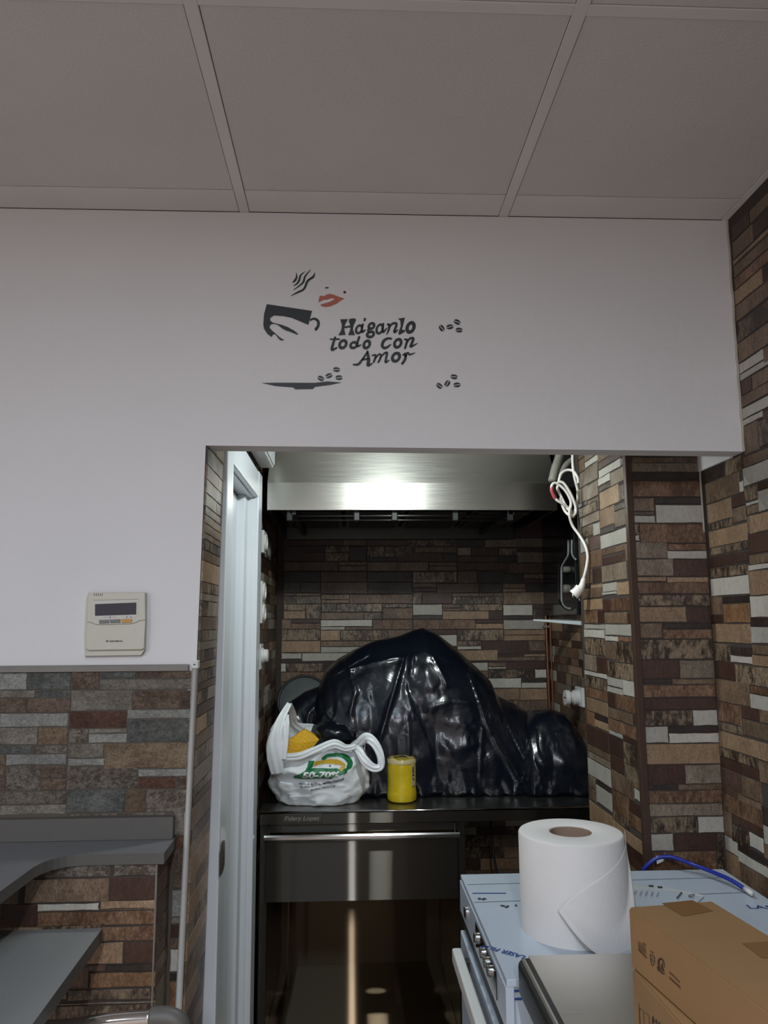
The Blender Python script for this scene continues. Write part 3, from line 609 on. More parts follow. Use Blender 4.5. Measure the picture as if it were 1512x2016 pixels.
# ------------------------------------------------------------------ controller
cT = (140,1150,8.894)
def TP(x, y, off): return PY(cT[0]+x/cT[2], cT[1]+y/cT[2], D-off)
th = thing('wall_controller', 'cream wall thermostat controller with dark display above three buttons', 'thermostat', TP(770,700,0))
def slab_poly(name, pts, off0, off1, m, parent, inset=0):
    n = len(pts); cx_ = sum(p[0] for p in pts)/n; cy_ = sum(p[1] for p in pts)/n
    V = [TP(x,y,off0) for x,y in pts]
    V += [TP(x-math.copysign(min(inset,abs(x-cx_)*.3),x-cx_)*0, y, off1*.8+off0*.2) for x,y in pts]
    V += [TP(x-math.copysign(inset,x-cx_) if inset else x, y-math.copysign(inset,y-cy_) if inset else y, off1) for x,y in pts]
    Fc = [tuple(range(2*n,3*n))[::-1]]
    for a in range(2):
        for i in range(n): j=(i+1)%n; Fc.append((a*n+i,a*n+j,(a+1)*n+j,(a+1)*n+i))
    bm = bmesh.new(); me = bpy.data.meshes.new('t'); me.from_pydata([tuple(v) for v in V],[],Fc); bm.from_mesh(me); bmesh.ops.recalc_face_normals(bm, faces=bm.faces)
    return from_bm(name, bm, m, parent)
slab_poly('back_housing', [(262,250),(300,165),(1318,150),(1300,1135),(1230,1245),(240,1262),(228,900)], .0, .012, 'cream_plastic', th, 6)
slab_poly('cover', [(300,150),(1300,140),(1308,640),(1282,1120),(1240,1150),(300,1165),(250,1140),(262,700),(285,250)], .008, .018, 'cream_plastic', th, 14)
slab_poly('bezel', [(395,280),(1180,262),(1168,545),(1062,612),(480,625),(398,590)], .0178, .0186, 'cream_light', th, 4)
slab_poly('display', [(418,350),(1143,322),(1140,532),(418,555)], .018, .0192, 'lcd', th, 3)
slab_poly('button', [(488,632),(662,625),(664,682),(492,690)], .018, .0205, 'grey_button', th, 6)
slab_poly('button', [(680,624),(858,616),(860,675),(684,682)], .018, .0205, 'grey_button', th, 6)
slab_poly('button', [(882,615),(1060,608),(1062,668),(884,676)], .018, .0205, 'orange_button', th, 6)['label'] = 'orange button'
def th_line(pts, w_, m='gap_dark', nm='seam'):
    V, Fc = stroke_geo(pts, w_, 4); return mk(nm, [TP(v[0],v[1],.0189) for v in V], Fc, m, th)
th_line([(285,665),(340,668),(470,708),(870,700),(1075,690),(1200,640),(1300,630)], 6)
th_line([(395,282),(1175,262)], 4)
V, Fc = join_geo([stroke_geo([(x,200),(x+6,168)],9,2) for x in (402,436,470,505,540)]); mk('vent_slots', [TP(v[0],v[1],.0189) for v in V], Fc, 'gap_dark', th)
V, Fc = join_geo([stroke_geo([(580,600),(585,580),(665,577)],3,2), stroke_geo([(700,577),(778,578),(780,600)],3,2), stroke_geo([(682,562),(682,605)],9,2), stroke_geo([(960,585),(990,583)],7,2), stroke_geo([(1035,578),(1060,577)],9,2), ring_geo(975,565,8,6,4)]); mk('print', [TP(v[0],v[1],.0191) for v in V], Fc, 'gap_dark', th)
bpy.data.objects['print'].name = 'markings'; bpy.data.objects['markings']['kind'] = 'stuff'
text3('lettering', 'GENERAL', TP(662,1012,.0189), (1,0,.012), (0,0,1), (TP(905,1000,0)-TP(662,1000,0)).length, 'gap_dark', th, bold=.03, height=.0027)
V, Fc = join_geo([ring_geo(630,998,15,13,7), ellipse_geo(630,998,5,5)]); mk('emblem', [TP(v[0],v[1],.0191) for v in V], Fc, 'gap_dark', th)
mk('latch', [TP(*p) for p in ((605,1105,.0187),(675,1103,.0187),(672,1135,.0195),(608,1137,.0195))], [(0,1,2,3)], 'cream_light', th)
# ------------------------------------------------------------------ door in the passage wall
XD = XL
dr = S(thing('door_1', None, None, (XD, 2.2, 0)))
zh = 1.912                    # underside of header casing
HT = PX(519,950,XL).z
box('near_casing', XD-.02, XD+.012, YJ+.006, 1.985, 0, 2.06, 'door_white', dr, bev=.003, seg=2)
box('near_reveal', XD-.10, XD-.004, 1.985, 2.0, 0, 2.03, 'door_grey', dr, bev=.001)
box('far_casing', XD-.02, XD+.014, 2.52, 2.615, 0, 2.0, 'door_white', dr, bev=.003, seg=2)
box('far_reveal', XD-.10, XD-.004, 2.51, 2.53, 0, 1.93, 'door_white', dr, bev=.001)
box('header_casing', XD-.02, XD+.013, 1.985, 2.52, zh, zh+.085, 'door_white', dr, bev=.003, seg=2)
box('header_reveal', XD-.10, XD-.004, 2.0, 2.51, zh-.004, zh+.02, 'door_white', dr, bev=.001)
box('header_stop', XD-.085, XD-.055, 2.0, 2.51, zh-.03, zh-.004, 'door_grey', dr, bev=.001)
box('leaf', XD-.075, XD-.043, 2.0, 2.505, .01, zh-.012, 'door_white', dr, bev=.001)
for yy in (2.14, 2.31): box('leaf_groove', XD-.044, XD-.0425, yy, yy+.005, .01, zh-.032, 'door_grey', dr, bev=0)
box('far_stop', XD-.045, XD-.02, 2.44, 2.51, 0, zh-.004, 'door_white', dr, bev=.002)
sp = S(thing('tmp', None, None)); bpy.data.objects.remove(sp)
bmk = bmesh.new(); c0 = PX(428,1657,XD-.02); 
V = []; 
for sx in (XD+.0125, XD+.0145):
    for k in range(16):
        a = 2*math.pi*k/16; V.append((sx, 1.925+.036*math.cos(a), c0.z+.014*math.sin(a)+(.022 if math.sin(a) > 0 else -.022)))
mk('strike_plate', V, [tuple(range(16)),tuple(range(16,32))]+[(k,(k+1)%16,(k+1)%16+16,k+16) for k in range(16)], 'brass_dull', dr)
for dz in (-.012, .0, .014): lathe('screw', [(.003,0),(.003,.0008),(.001,.0012)], (XD+.0145,1.925,c0.z+dz), 'gap_dark', dr, 10, 'X')
bmk.free()
# trunking box high on the passage wall
tk = thing('cable_trunking', 'white box trunking high above the white door beside the hood', 'trunking', (XD+.02, 2.45, 2.03))
box('housing', XD+.004, XD+.05, 2.16, 2.62, 2.03, 2.12, 'white_plastic', tk, bev=.004, seg=2)
box('lid', XD+.050, XD+.056, 2.17, 2.61, 2.038, 2.112, 'door_white', tk, bev=.002)
# ------------------------------------------------------------------ sockets
def socket_left(y0, y1, z0, z1, name, label, rounds, prong=False):
    t = thing(name, label, 'socket' if not prong else 'socket', (XD+.004, (y0+y1)/2, z0))
    box('frame', XD+.003, XD+.013, y0, y1, z0, z1, 'white_plastic', t, bev=.002, seg=2)
    for zc_, rr in rounds:
        lathe('insert', [(rr,0),(rr,.005),(rr*.9,.007),(rr*.8,.007),(rr*.75,.003),(.001,.003)], (XD+.013,(y0+y1)/2,zc_), 'white_plastic', t, 24, 'X')
        for s in (-1,1): lathe('hole', [(.0025,0),(.0025,.0006)], (XD+.0163,(y0+y1)/2+s*.0095,zc_), 'gap_dark', t, 8, 'X')
    return t
socket_left(2.70, 2.78, 1.745, 1.825, 'wall_socket', 'round white socket on the kitchen left wall, highest of the three', [(1.785,.03)])
socket_left(2.675, 2.755, 1.50, 1.645, 'wall_socket', 'tall double white socket on the kitchen left wall, middle one', [(1.61,.03),(1.537,.03)])
t3 = socket_left(2.655, 2.735, 1.345, 1.43, 'wall_socket', 'white socket with a plug adapter, lowest on the kitchen left wall', [(1.39,.026)])
lathe('adapter', [(.022,0),(.022,.012),(.018,.015)], (XD+.02,2.695,1.39), 'white_plastic', t3, 20, 'X')
ts = thing('wall_socket', 'round grey cable outlet beside the topmost kitchen socket', 'socket', (XD+.003,2.95,1.76))
lathe('cover', [(.035,0),(.035,.006),(.03,.009),(.001,.009)], (XD+.004,2.93,1.78), 'duct_grey', ts, 24, 'X')
# right socket
q = PX(1148,1372,XN-.01)
tr_ = thing('wall_socket', 'white square socket with round adapter on the right kitchen wall below the shelf', 'socket', q)
zt_ = PX(1140,1352,XN-.01).z; zb_ = PX(1150,1392,XN-.01).z
box('frame', XN-.02, XN-.006, 2.835, 2.925, zb_, zt_, 'white_plastic', tr_, bev=.002, seg=2)
lathe('adapter', [(.001,-.05),(.027,-.05),(.027,-.034),(.021,-.032),(.021,-.02),(.027,-.018),(.027,0)], (XN-.02,2.885,(zt_+zb_)/2-.003), 'white_plastic', tr_, 24, 'X')
box('slot', XN-.071, XN-.0695, 2.872, 2.898, (zt_+zb_)/2-.005, (zt_+zb_)/2-.001, 'gap_dark', tr_, bev=0)
# ------------------------------------------------------------------ hood
hx0, hx1 = -.290, .728; hz0, hz1 = 1.888, 1.987; HY = 2.65
hd = thing('extractor_hood', 'brushed stainless steel extractor hood over the kitchen counter', 'hood', (.2, 3.0, hz0))
def mesh_bm(name, V, Fc, m, parent, smooth=False):
    bm = bmesh.new(); me = bpy.data.meshes.new('t'); me.from_pydata([tuple(v) for v in V],[],Fc); bm.from_mesh(me); bmesh.ops.recalc_face_normals(bm, faces=bm.faces); bpy.data.meshes.remove(me)
    return from_bm(name, bm, m, parent, smooth)
box('front_panel', hx0, hx1, HY, HY+.012, hz0, hz1, 'steel_hood', hd, bev=.002, seg=2)
mesh_bm('canopy', [(hx0+.001,HY+.002,hz1),(hx1-.001,HY+.002,hz1),(hx1-.03,HY+.11,CEIL-.12),(hx0+.02,HY+.11,CEIL-.12),(hx0+.001,YB-.008,hz1),(hx1-.001,YB-.008,hz1),(hx1-.03,YB-.008,CEIL-.12),(hx0+.02,YB-.008,CEIL-.12)],
 [(0,1,2,3),(4,5,6,7),(0,4,7,3),(1,5,6,2),(3,2,6,7),(0,1,5,4)], 'steel_hood', hd)
for x in (hx0, hx1-.012): box('side_panel', x, x+.012, HY+.012, YB-.008, hz0, hz1, 'steel_dark', hd, bev=.001)
box('back_lip', hx0+.012, hx1-.012, YB-.03, YB-.008, 1.858, hz0+.03, 'steel_dark', hd, bev=.002)
for k in range(4):
    a = hx0+.03+k*.24; f = box('filter', a, a+.225, HY+.16, YB-.05, hz0+.022, hz0+.035, 'steel_dark', hd, bev=.002)
    box('filter_slats', a+.015, a+.21, HY+.18, YB-.07, hz0+.015, hz0+.0225, 'black_matte', f, bev=.002)
rl = tube('rail', [(-.215,2.68,1.872),(.575,2.68,1.872)], .005, 'steel_dark', hd, 10, 1, False)
tube('rail', [(-.205,2.69,1.858),(.57,2.69,1.858)], .003, 'steel_dark', hd, 8, 1, False)
for x in (-.213,.022,.155,.37,.566): 
    box('clamp', x-.011, x+.011, 2.672, 2.695, 1.853, 1.893, 'black_matte', hd, bev=.003)
for x in (-.2,.57): box('bracket', x-.01, x+.01, 2.672, 3.3, 1.875, 1.892, 'black_matte', hd, bev=.001)
# ------------------------------------------------------------------ counter and cabinet
ZC = .887
ct = thing('steel_counter', 'long stainless steel counter under the hood with a nameplate on its front edge', 'counter', (.28, 3.0, 0))
mesh_bm('top_surface', [(-.300,2.648,ZC),(.855,2.648,ZC),(.855,3.35,ZC),(-.300,3.35,ZC),(-.300,2.648,ZC-.006),(.855,2.648,ZC-.006),(.855,3.35,ZC-.006),(-.300,3.35,ZC-.006)],
 [(0,1,2,3),(4,5,6,7),(0,1,5,4),(1,2,6,5),(2,3,7,6),(3,0,4,7)], 'steel_top', ct)
tube('top_edge', [(-.298,2.651,ZC-.002),(.853,2.651,ZC-.002)], .0035, 'chrome', ct, 8, 1, False)
box('front_apron', -.298, .853, 2.648, 2.656, ZC-.040, ZC-.004, 'steel_front', ct, bev=.001)
box('back_upstand', -.29, .853, 3.335, 3.352, ZC, ZC+.05, 'steel_front', ct, bev=.002)
lx0 = PY(556,1600,2.645); lx1 = PY(634,1620,2.645)
pl = box('nameplate', lx0.x, lx1.x, 2.6455, 2.648, lx1.z+.001, lx0.z-.004, 'steel_dark', ct, bev=.001)
text3('lettering', 'Fidery Lopez', (lx0.x+.006,2.6452,lx1.z+.009), (1,0,0), (0,0,1), (lx1.x-lx0.x)-.014, 'duct_grey', pl, bold=.01, shear=.2, height=.014)
for x0_, x1_ in ((.800,.83),): box('leg', x0_, x1_, 2.66, 2.69, 0, ZC-.04, 'steel_front', ct, bev=.002)
box('leg', .80, .83, 3.28, 3.31, 0, ZC-.04, 'steel_front', ct, bev=.002)
box('leg', -.298,-.285, 3.28, 3.31, 0, ZC-.04, 'steel_front', ct, bev=.002)
box('stretcher', .385, .80, 3.285, 3.30, .16, .19, 'steel_dark', ct, bev=.002)
cb = thing('drawer_cabinet', 'stainless steel cabinet with one wide drawer above an open compartment', 'cabinet', (.04, 2.95, 0))
bx0,bx1 = -.297,.380; YF = 2.668
box('side_panel', bx0, bx0+.022, YF, 3.27, .0, ZC-.041, 'steel_side', cb, bev=.001)
box('side_panel', bx1-.024, bx1, YF, 3.27, .0, ZC-.041, 'steel_side', cb, bev=.001)
box('front_stile', bx0, bx0+.026, YF-.006, YF, 0, ZC-.041, 'steel_front', cb, bev=.001)
box('front_stile', bx1-.026, bx1, YF-.006, YF, 0, ZC-.041, 'steel_front', cb, bev=.001)
box('back_panel', bx0+.022, bx1-.024, 3.255, 3.27, .14, ZC-.042, 'steel_inner', cb, bev=.001)
box('shelf', bx0+.022, bx1-.024, YF+.01, 3.255, .15, .172, 'steel_inner', cb, bev=.001)
box('liner_lip', -.232, -.229, 3.05, 3.255, .172, .62, 'steel_side', cb, bev=0)
box('top_rail', bx0+.026, bx1-.026, YF-.004, YF+.002, .818, ZC-.041, 'steel_front', cb, bev=.0005)
dw = box('drawer', -.276, .353, YF-.022, YF-.003, .6085, .797, 'steel_front', cb, bev=.0015, seg=2)
V = []; prof = [(-.022,.797),(-.040,.800),(-.046,.806),(-.047,.815),(-.043,.820),(-.036,.819),(-.024,.810),(-.010,.806)]
for x in (-.279,.357):
    for a,b in prof: V.append((x, YF+a, b))
n_ = len(prof)
mesh_bm('handle', V, [tuple(range(n_)), tuple(range(n_,2*n_))]+[(k,(k+1)%n_,(k+1)%n_+n_,k+n_) for k in range(n_)], 'chrome', dw)
for x in (-.27,.342): box('runner', x, x+.006, YF-.012, YF+.3, .80, .842, 'black_matte', dw, bev=.001)
# dark cables under the counter
tube('power_cord', [(.55,3.2,.87),(.56,3.1,.55),(.60,2.95,.45),(.68,2.9,.6),(.8,3.1,.62)], .005, 'black_matte')['label'] = 'black power cord looping in the dark space under the steel counter'
bpy.data.objects['power_cord']['category'] = 'cord'
# ------------------------------------------------------------------ bottle panel, shelf, pipe, cables
za = PX(1147,1022,XN).z; zb = PX(1147,1210,XN).z
bp = thing('bottle_panel', 'glossy black wall panel with an outlined bottle and two steel knobs', 'panel', (XN-.01, 3.07, zb))
box('board', XN-.022, XN-.006, 2.853, 3.33, zb, 1.97, 'black_gloss', bp, bev=.003, seg=2)
def onP(x, y, off=.0225): return PX(1040+x/5.6, 880+y/5.6, XN-off)
def tube_px(name, pts, r, m, parent): return tube(name, [onP(*p) for p in pts], r, m, parent, 8, 6)
tube_px('outline', [(441,1025),(442,1100),(440,1180),(425,1220),(395,1270),(368,1330),(366,1450),(366,1600),(370,1690),(395,1750),(430,1775),(465,1780)], .0036, 'cable_grey', bp)
tube_px('outline', [(481,1025),(480,1100),(482,1170),(500,1215),(525,1240)], .0036, 'cable_grey', bp)
tube_px('outline', [(336,1290),(332,1450),(334,1640),(355,1730),(420,1795),(470,1800),(520,1770)], .0018, 'steel_dark', bp)
for (x, y) in ((455,1350),(455,1562)):
    c = onP(x,y); rr = .012 if y < 1400 else .016
    lathe('knob', [(.001,-.026),(rr*.9,-.026),(rr,-.024),(rr,-.006),(rr*.8,0)], (XN-.02,c.y,c.z), 'duct_grey', bp, 24, 'X')
c = onP(480,1740,.023); mk('bottle_base', [onP(370,1700,.0228),onP(460,1690,.0228),onP(530,1720,.0228),onP(520,1770,.0228),onP(465,1790,.0228),onP(400,1760,.0228)], [(0,1,2,3,4,5)], 'steel_dark', bp)
sh = thing('glass_shelf', 'small white glass shelf under the black bottle panel', 'shelf', (.78,2.95,1.60))
z1_ = PY(1052,1219,2.93).z; 
mesh_bm('board', [PY(1050,1219,2.98),PY(1147,1223,2.86),(XN-.006,2.86,PY(1147,1223,2.86).z),(XN-.006,3.02,PY(1050,1219,2.98).z),
  PY(1050,1222,2.98),PY(1147,1231,2.86),(XN-.006,2.86,PY(1147,1231,2.86).z),(XN-.006,3.02,PY(1050,1222,2.98).z)], [(0,1,2,3),(4,5,6,7),(0,1,5,4),(1,2,6,5),(2,3,7,6),(3,0,4,7)], 'glass_shelf', sh)
cp = thing('copper_pipe', 'thin vertical copper pipe in the right kitchen corner', 'pipe', (.84,3.33,.9))
tube('pipe', [(.847,3.335,1.62),(.848,3.335,1.3),(.850,3.335,.90)], .007, 'copper', cp)
tube('pipe', [(.856,3.30,1.9),(.856,3.30,1.3),(.856,3.30,.90)], .004, 'copper', cp)
box('pipe_clamp', .835, .858, 3.318, 3.352, 1.473, 1.482, 'duct_grey', cp, bev=.001)
cbx = (1040,880,5.6); YC = 2.27
def cpt(x, y, dy=0): return PY(cbx[0]+x/cbx[2], cbx[1]+y/cbx[2], YC+dy)
cbl = thing('coiled_cable', 'white power cable hanging in a coil with a plug beside the hood', 'cable', cpt(500,700))
path = [(490,-40,.0),(490,180,0),(510,330,0),(545,480,.01),(540,600,.01),(520,690,.012),(495,770,.012),(470,700,.0),(400,640,-.01),(310,580,-.014),(262,500,-.014),(262,420,-.014),(310,400,-.014),(400,470,-.014),(460,570,-.012),(470,640,-.01),(440,690,-.008),
        (330,480,.008),(330,420,.008),(360,300,.008),(430,255,.008),(500,270,.0),(545,340,-.01),(550,400,-.01)]
tube('cord', [cpt(*p) for p in path], .0042, 'cable_white', cbl, 10, 8)
tube('cord', [cpt(*p) for p in [(325,385,-.02),(390,400,-.024),(470,520,-.024),(520,650,-.02),(520,730,-.02),(470,760,-.02),(400,700,-.006),(350,560,.0)]], .0042, 'cable_white', cbl, 10, 8)
tube('cord', [cpt(*p) for p in [(460,670,-.026),(455,760,-.026),(490,870,-.02),(560,970,-.03),(625,1080,-.05),(655,1200,-.06),(640,1330,-.06),(610,1450,-.055)]], .0042, 'cable_white', cbl, 10, 8)
tube('red_sleeve', [cpt(*p) for p in [(262,440,-.014),(260,490,-.014),(295,570,-.014)]], .0052, 'cable_red', cbl, 10, 6)['label'] = 'red cable sleeve'
tube('plug_neck', [cpt(610,1450,-.055),cpt(590,1530,-.055),cpt(560,1580,-.05)], lambda t: .006+.006*t, 'cable_white', cbl, 12, 5)
pg = tube('plug', [cpt(570,1540,-.05),cpt(540,1590,-.048),cpt(500,1630,-.045)], lambda t: .012+.004*t, 'cable_white', cbl, 16, 5)
for p in ((490,1650),(560,1690)):
    tube('pin', [cpt(p[0],p[1]-30,-.04),cpt(p[0]+4,p[1]+10,-.04)], .0026, 'chrome', pg, 8, 2)
fd = thing('flexible_duct', 'pair of grey flexible sleeves hanging down beside the hood corner', 'duct', cpt(320,200,.1))
for pts, r0 in (([(370,-60,.1),(345,100,.1),(300,240,.08),(268,375,.06)],.0135), ([(480,150,.1),(420,200,.09),(370,270,.08),(335,335,.07)],.010)):
    P = spline([cpt(*p) for p in pts], 10)
    tube('sleeve', P, lambda t, r0=r0: r0*(1+.06*math.sin(t*150)), 'duct_grey', fd, 16, 3)
# dark housing behind the cables
box('duct_box', .735, .858, 2.68, 3.3, 1.975, 2.3, 'black_matte', None, bev=.004)
tag(bpy.data.objects['duct_box'], 'black metal box beside the hood above the bottle panel', 'box')
# ------------------------------------------------------------------ black plastic cover
def sil(pts, x):
    if x <= pts[0][0]: return pts[0][1]
    for a, b in zip(pts, pts[1:]):
        if x <= b[0]:
            t = (x-a[0])/(b[0]-a[0]); return a[1]+(b[1]-a[1])*t
    return pts[-1][1]
def facet(a, b, c):
    """crumpled sheet: continuous flat facets meeting in sharp creases, about -1..1"""
    ds, ps = noise.voronoi(Vector((a, b, c)), distance_metric='DISTANCE')
    best = 9
    for dd, q in zip(ds, ps):
        g1 = noise.noise(q*7.3+Vector((1.7,0,0)))*1.6; g2 = noise.noise(q*7.3+Vector((0,5.1,0)))*1.6
        best = min(best, dd*1.3+g1*(a-q.x)+g2*(b-q.y))
    return best*1.6-.9
def drape(name, silpx, Yf, Yb, Ysil, creases, label, cat, nx=150, nv=110, seed=0, rad=.5, crinkle=.010, base_px=None):
    """a sheet hung over something: silhouette heights measured at depth Ysil; front starts at Yf on the counter"""
    S_ = [(PY(x,y,Ysil).x, PY(x,y,Ysil).z) for x,y in silpx]; x0, x1 = S_[0][0], S_[-1][0]
    cr = [([PY(x,y,Yf+.09) for x,y in pts], amp, wd) for pts, amp, wd in creases]
    V = []; Fc = []
    for j in range(nv+1):
        v = j/nv
        for i in range(nx+1):
            uu = i/nx; x = x0+(x1-x0)*uu; H = sil(S_, x)-ZC
            if v < .68:
                t = v/.68; hgt = H*math.sin(t*math.pi/2)**.82; yy = Yf+(Ysil-Yf)*(1-math.cos(t*math.pi/2))**1.15
            else:
                t = (v-.68)/.32; hgt = H*(1-t*t*.75); yy = Ysil+(Yb-Ysil)*t
            edge = min(1, min(uu,1-uu)/.16); yy += (Ysil-Yf)*.55*(1-edge)**2*(1-v*.6)
            p = Vector((x, yy, ZC+.001+hgt))
            # broad hanging folds, sharp ridges
            p.y += .030*noise.noise(Vector((x*3.0+seed, p.z*1.6, yy*1.5)))*min(1,hgt*9)
            p.y += .016*facet(x*6+seed, p.z*3.4+x*1.5, seed)+.006*facet(x*13-p.z*5, p.z*9+x*6, seed+3)
            if v < .68: p.z += .006*noise.noise(Vector((x*9, yy*9, seed)))*min(1,hgt*10)
            c_ = max(0, 1-hgt/.075)
            p.y += crinkle*c_*1.1*facet(x*26+p.z*9, p.z*24-x*8, seed)
            for pts, amp, wd in cr:
                dmin = 9
                for a, b in zip(pts, pts[1:]):
                    ab = Vector((b.x-a.x, b.z-a.z)); ap = Vector((x-a.x, p.z-a.z)); tt = max(0,min(1,ap.dot(ab)/ab.length_squared))
                    dmin = min(dmin, (ap-ab*tt).length)
                if dmin < wd*3: p.y -= amp*math.exp(-dmin/wd)
            p.z = max(p.z, ZC+.0025); p.y = min(p.y, 3.33)
            V.append(p)
    n1 = nx+1
    for j in range(nv):
        for i in range(nx): Fc.append((j*n1+i, j*n1+i+1, (j+1)*n1+i+1, (j+1)*n1+i))
    # thickness at the hem: close the ends down to the counter
    o = mk(name, V, Fc, 'bag_black', None, True)
    sd = o.modifiers.new('s','SOLIDIFY'); sd.thickness = .0015; sd.offset = -1
    return tag(o, label, cat)
drape('plastic_cover', [(590,1500),(600,1400),(620,1368),(640,1322),(665,1298),(700,1278),(740,1262),(785,1252),(812,1242),(832,1237),(855,1246),(895,1275),(935,1312),(962,1338),(975,1366),(1010,1385),(1040,1402),(1062,1450),(1075,1520)],
  2.83, 3.28, 3.05, [
  ([(795,1292),(770,1370),(745,1450)],.016,.006), ([(790,1292),(735,1305),(690,1318)],.010,.006), ([(812,1290),(806,1330)],.010,.008), ([(850,1290),(870,1330),(875,1345)],.012,.010),
  ([(922,1320),(945,1400),(955,1430),(1010,1530)],.014,.005), ([(800,1404),(945,1428)],.006,.003), ([(943,1428),(935,1520)],.008,.003), ([(800,1404),(803,1560)],.006,.004),
  ([(840,1390),(880,1375),(935,1378)],.010,.010), ([(860,1445),(900,1500)],.008,.02), ([(680,1290),(700,1360),(690,1400)],.012,.008), ([(705,1300),(640,1340)],.010,.005),
  ([(870,1470),(940,1455)],.006,.012),([(640,1400),(700,1470)],.012,.01),([(985,1395),(1040,1520)],.010,.006),([(820,1480),(920,1510)],.006,.008)],
  'large glossy black plastic sheet draped over an appliance on the steel counter', 'plastic sheet', seed=1.3)
drape('rubbish_bag', [(535,1560),(537,1445),(548,1408),(570,1382),(600,1362),(632,1350),(668,1356),(690,1380),(705,1410),(720,1470),(726,1540)],
  2.96, 3.22, 3.08, [([(570,1385),(600,1440)],.012,.008), ([(640,1370),(610,1400),(600,1450)],.012,.006), ([(655,1340),(690,1352)],.008,.004)],
  'crumpled black plastic bag behind the white carrier bag', 'bag', 80, 60, 4.2)
drape('rubbish_bag', [(1012,1570),(1018,1470),(1030,1418),(1050,1400),(1080,1396),(1110,1406),(1135,1440),(1150,1462),(1157,1500),(1160,1560)],
  2.80, 3.2, 2.95, [([(1090,1440),(1115,1442)],.006,.004), ([(1040,1490),(1052,1520)],.008,.006)],
  'smaller matt black plastic bag at the right end of the steel counter', 'bag', 70, 60, 7.7)
# grey lid with black rim leaning behind
lc = PY(603,1365,3.24)
ld = thing('round_lid', 'dark grey lid with a black rim leaning against the tiles behind the plastic', 'lid', lc)
V = []; nseg = 40
def lidp(a, r, off): return lc + Vector((math.cos(a)*r*1.0-.01, off+math.sin(a)*r*.35, math.sin(a)*r*.92-.03))
tube('rim', [lidp(2*math.pi*k/nseg, .105, 0) for k in range(nseg+1)], .006, 'black_matte', ld, 8, 1)
V = [lidp(2*math.pi*k/nseg, .103, 0) for k in range(nseg)]+[lidp(2*math.pi*k/nseg, .06, -.018) for k in range(nseg)]
mk('disc', V, [(k,(k+1)%nseg,(k+1)%nseg+nseg,k+nseg) for k in range(nseg)]+[tuple(range(nseg,2*nseg))], 'lid_grey', ld, True)
# ------------------------------------------------------------------ white carrier bag
YBG = 2.69
def bp_(x, y, dy=0): return PY(515+x/6.048, 1370+y/6.048, YBG+dy)
bg = thing('carrier_bag', 'white supermarket carrier bag with green and yellow print on the steel counter', 'bag', (-.09, 2.78, ZC))
xa = bp_(80,1200).x; xb_ = bp_(1255,1200).x; bcx = (xa+xb_)/2; bhw = (xb_-xa)/2; bhd = .125; bcy = YBG+bhd+.002
rim = [(-3.1416,(20,500)),(-2.7,(60,660)),(-2.35,(160,725)),(-1.9,(330,715)),(-1.5,(560,650)),(-1.2,(840,560)),(-.95,(960,620)),(-.6,(1100,590)),(-.3,(1190,700)),(0,(1215,760)),(.5,(1150,560)),(1.2,(900,520)),(1.9,(560,450)),(2.6,(300,330)),(3.1416,(20,500))]
def rim_z(a):
    for p, q in zip(rim, rim[1:]):
        if p[0] <= a <= q[0]:
            t = (a-p[0])/(q[0]-p[0]); t = t*t*(3-2*t); y = p[1][1]*(1-t)+q[1][1]*t; return bp_(600, y).z
    return bp_(600,600).z
V = []; Fc = []; nA, nV = 110, 56
for j in range(nV+1):
    v = j/nV
    for i in range(nA):
        a = -math.pi+2*math.pi*i/nA; H = rim_z(a)-ZC
        z = ZC+.002+H*v
        prof = (.80+.24*math.sin(min(1,v*2.2)*math.pi/2)) if v < .45 else 1.04-.10*((v-.45)/.55)**1.3
        ca, sa = math.cos(a), math.sin(a); e = 2.6
        rr = (abs(ca)**e+abs(sa)**e)**(-1/e)
        x = bcx+bhw*prof*rr*ca*1.0; y = bcy+bhd*prof*rr*sa
        k = .012*facet(a*1.6+v*1.1, v*2.3-a*.5, 1.5)+.006*facet(a*3.2-v*2, v*4+a*.8, 4.5)
        if v < .42: k += .007*facet(a*3.0+v*3, v*5.5-a*.7, 7.5)*(1-v/.42)**.5
        # fold under the rim at the left, a shelf-like crease at 40 % of the height
        k += .010*math.exp(-((z-bp_(600,1010).z)/.012)**2)*(-1 if ca < .2 else 0)
        if ca < .35: k += .018*max(0, v-.42)
        x += k*ca; y += k*sa
        V.append(Vector((x,y,z)))
for j in range(nV):
    for i in range(nA): i2 = (i+1)%nA; Fc.append((j*nA+i, j*nA+i2, (j+1)*nA+i2, (j+1)*nA+i))
Fc.append(tuple(range(nA))[::-1])
body = mk('body', V, Fc, 'bag_white', bg, True)
bvh = BVHTree.FromPolygons([tuple(v) for v in V], [f for f in Fc if len(f) == 4])
sdm = body.modifiers.new('s','SOLIDIFY'); sdm.thickness = .0008; sdm.offset = -1
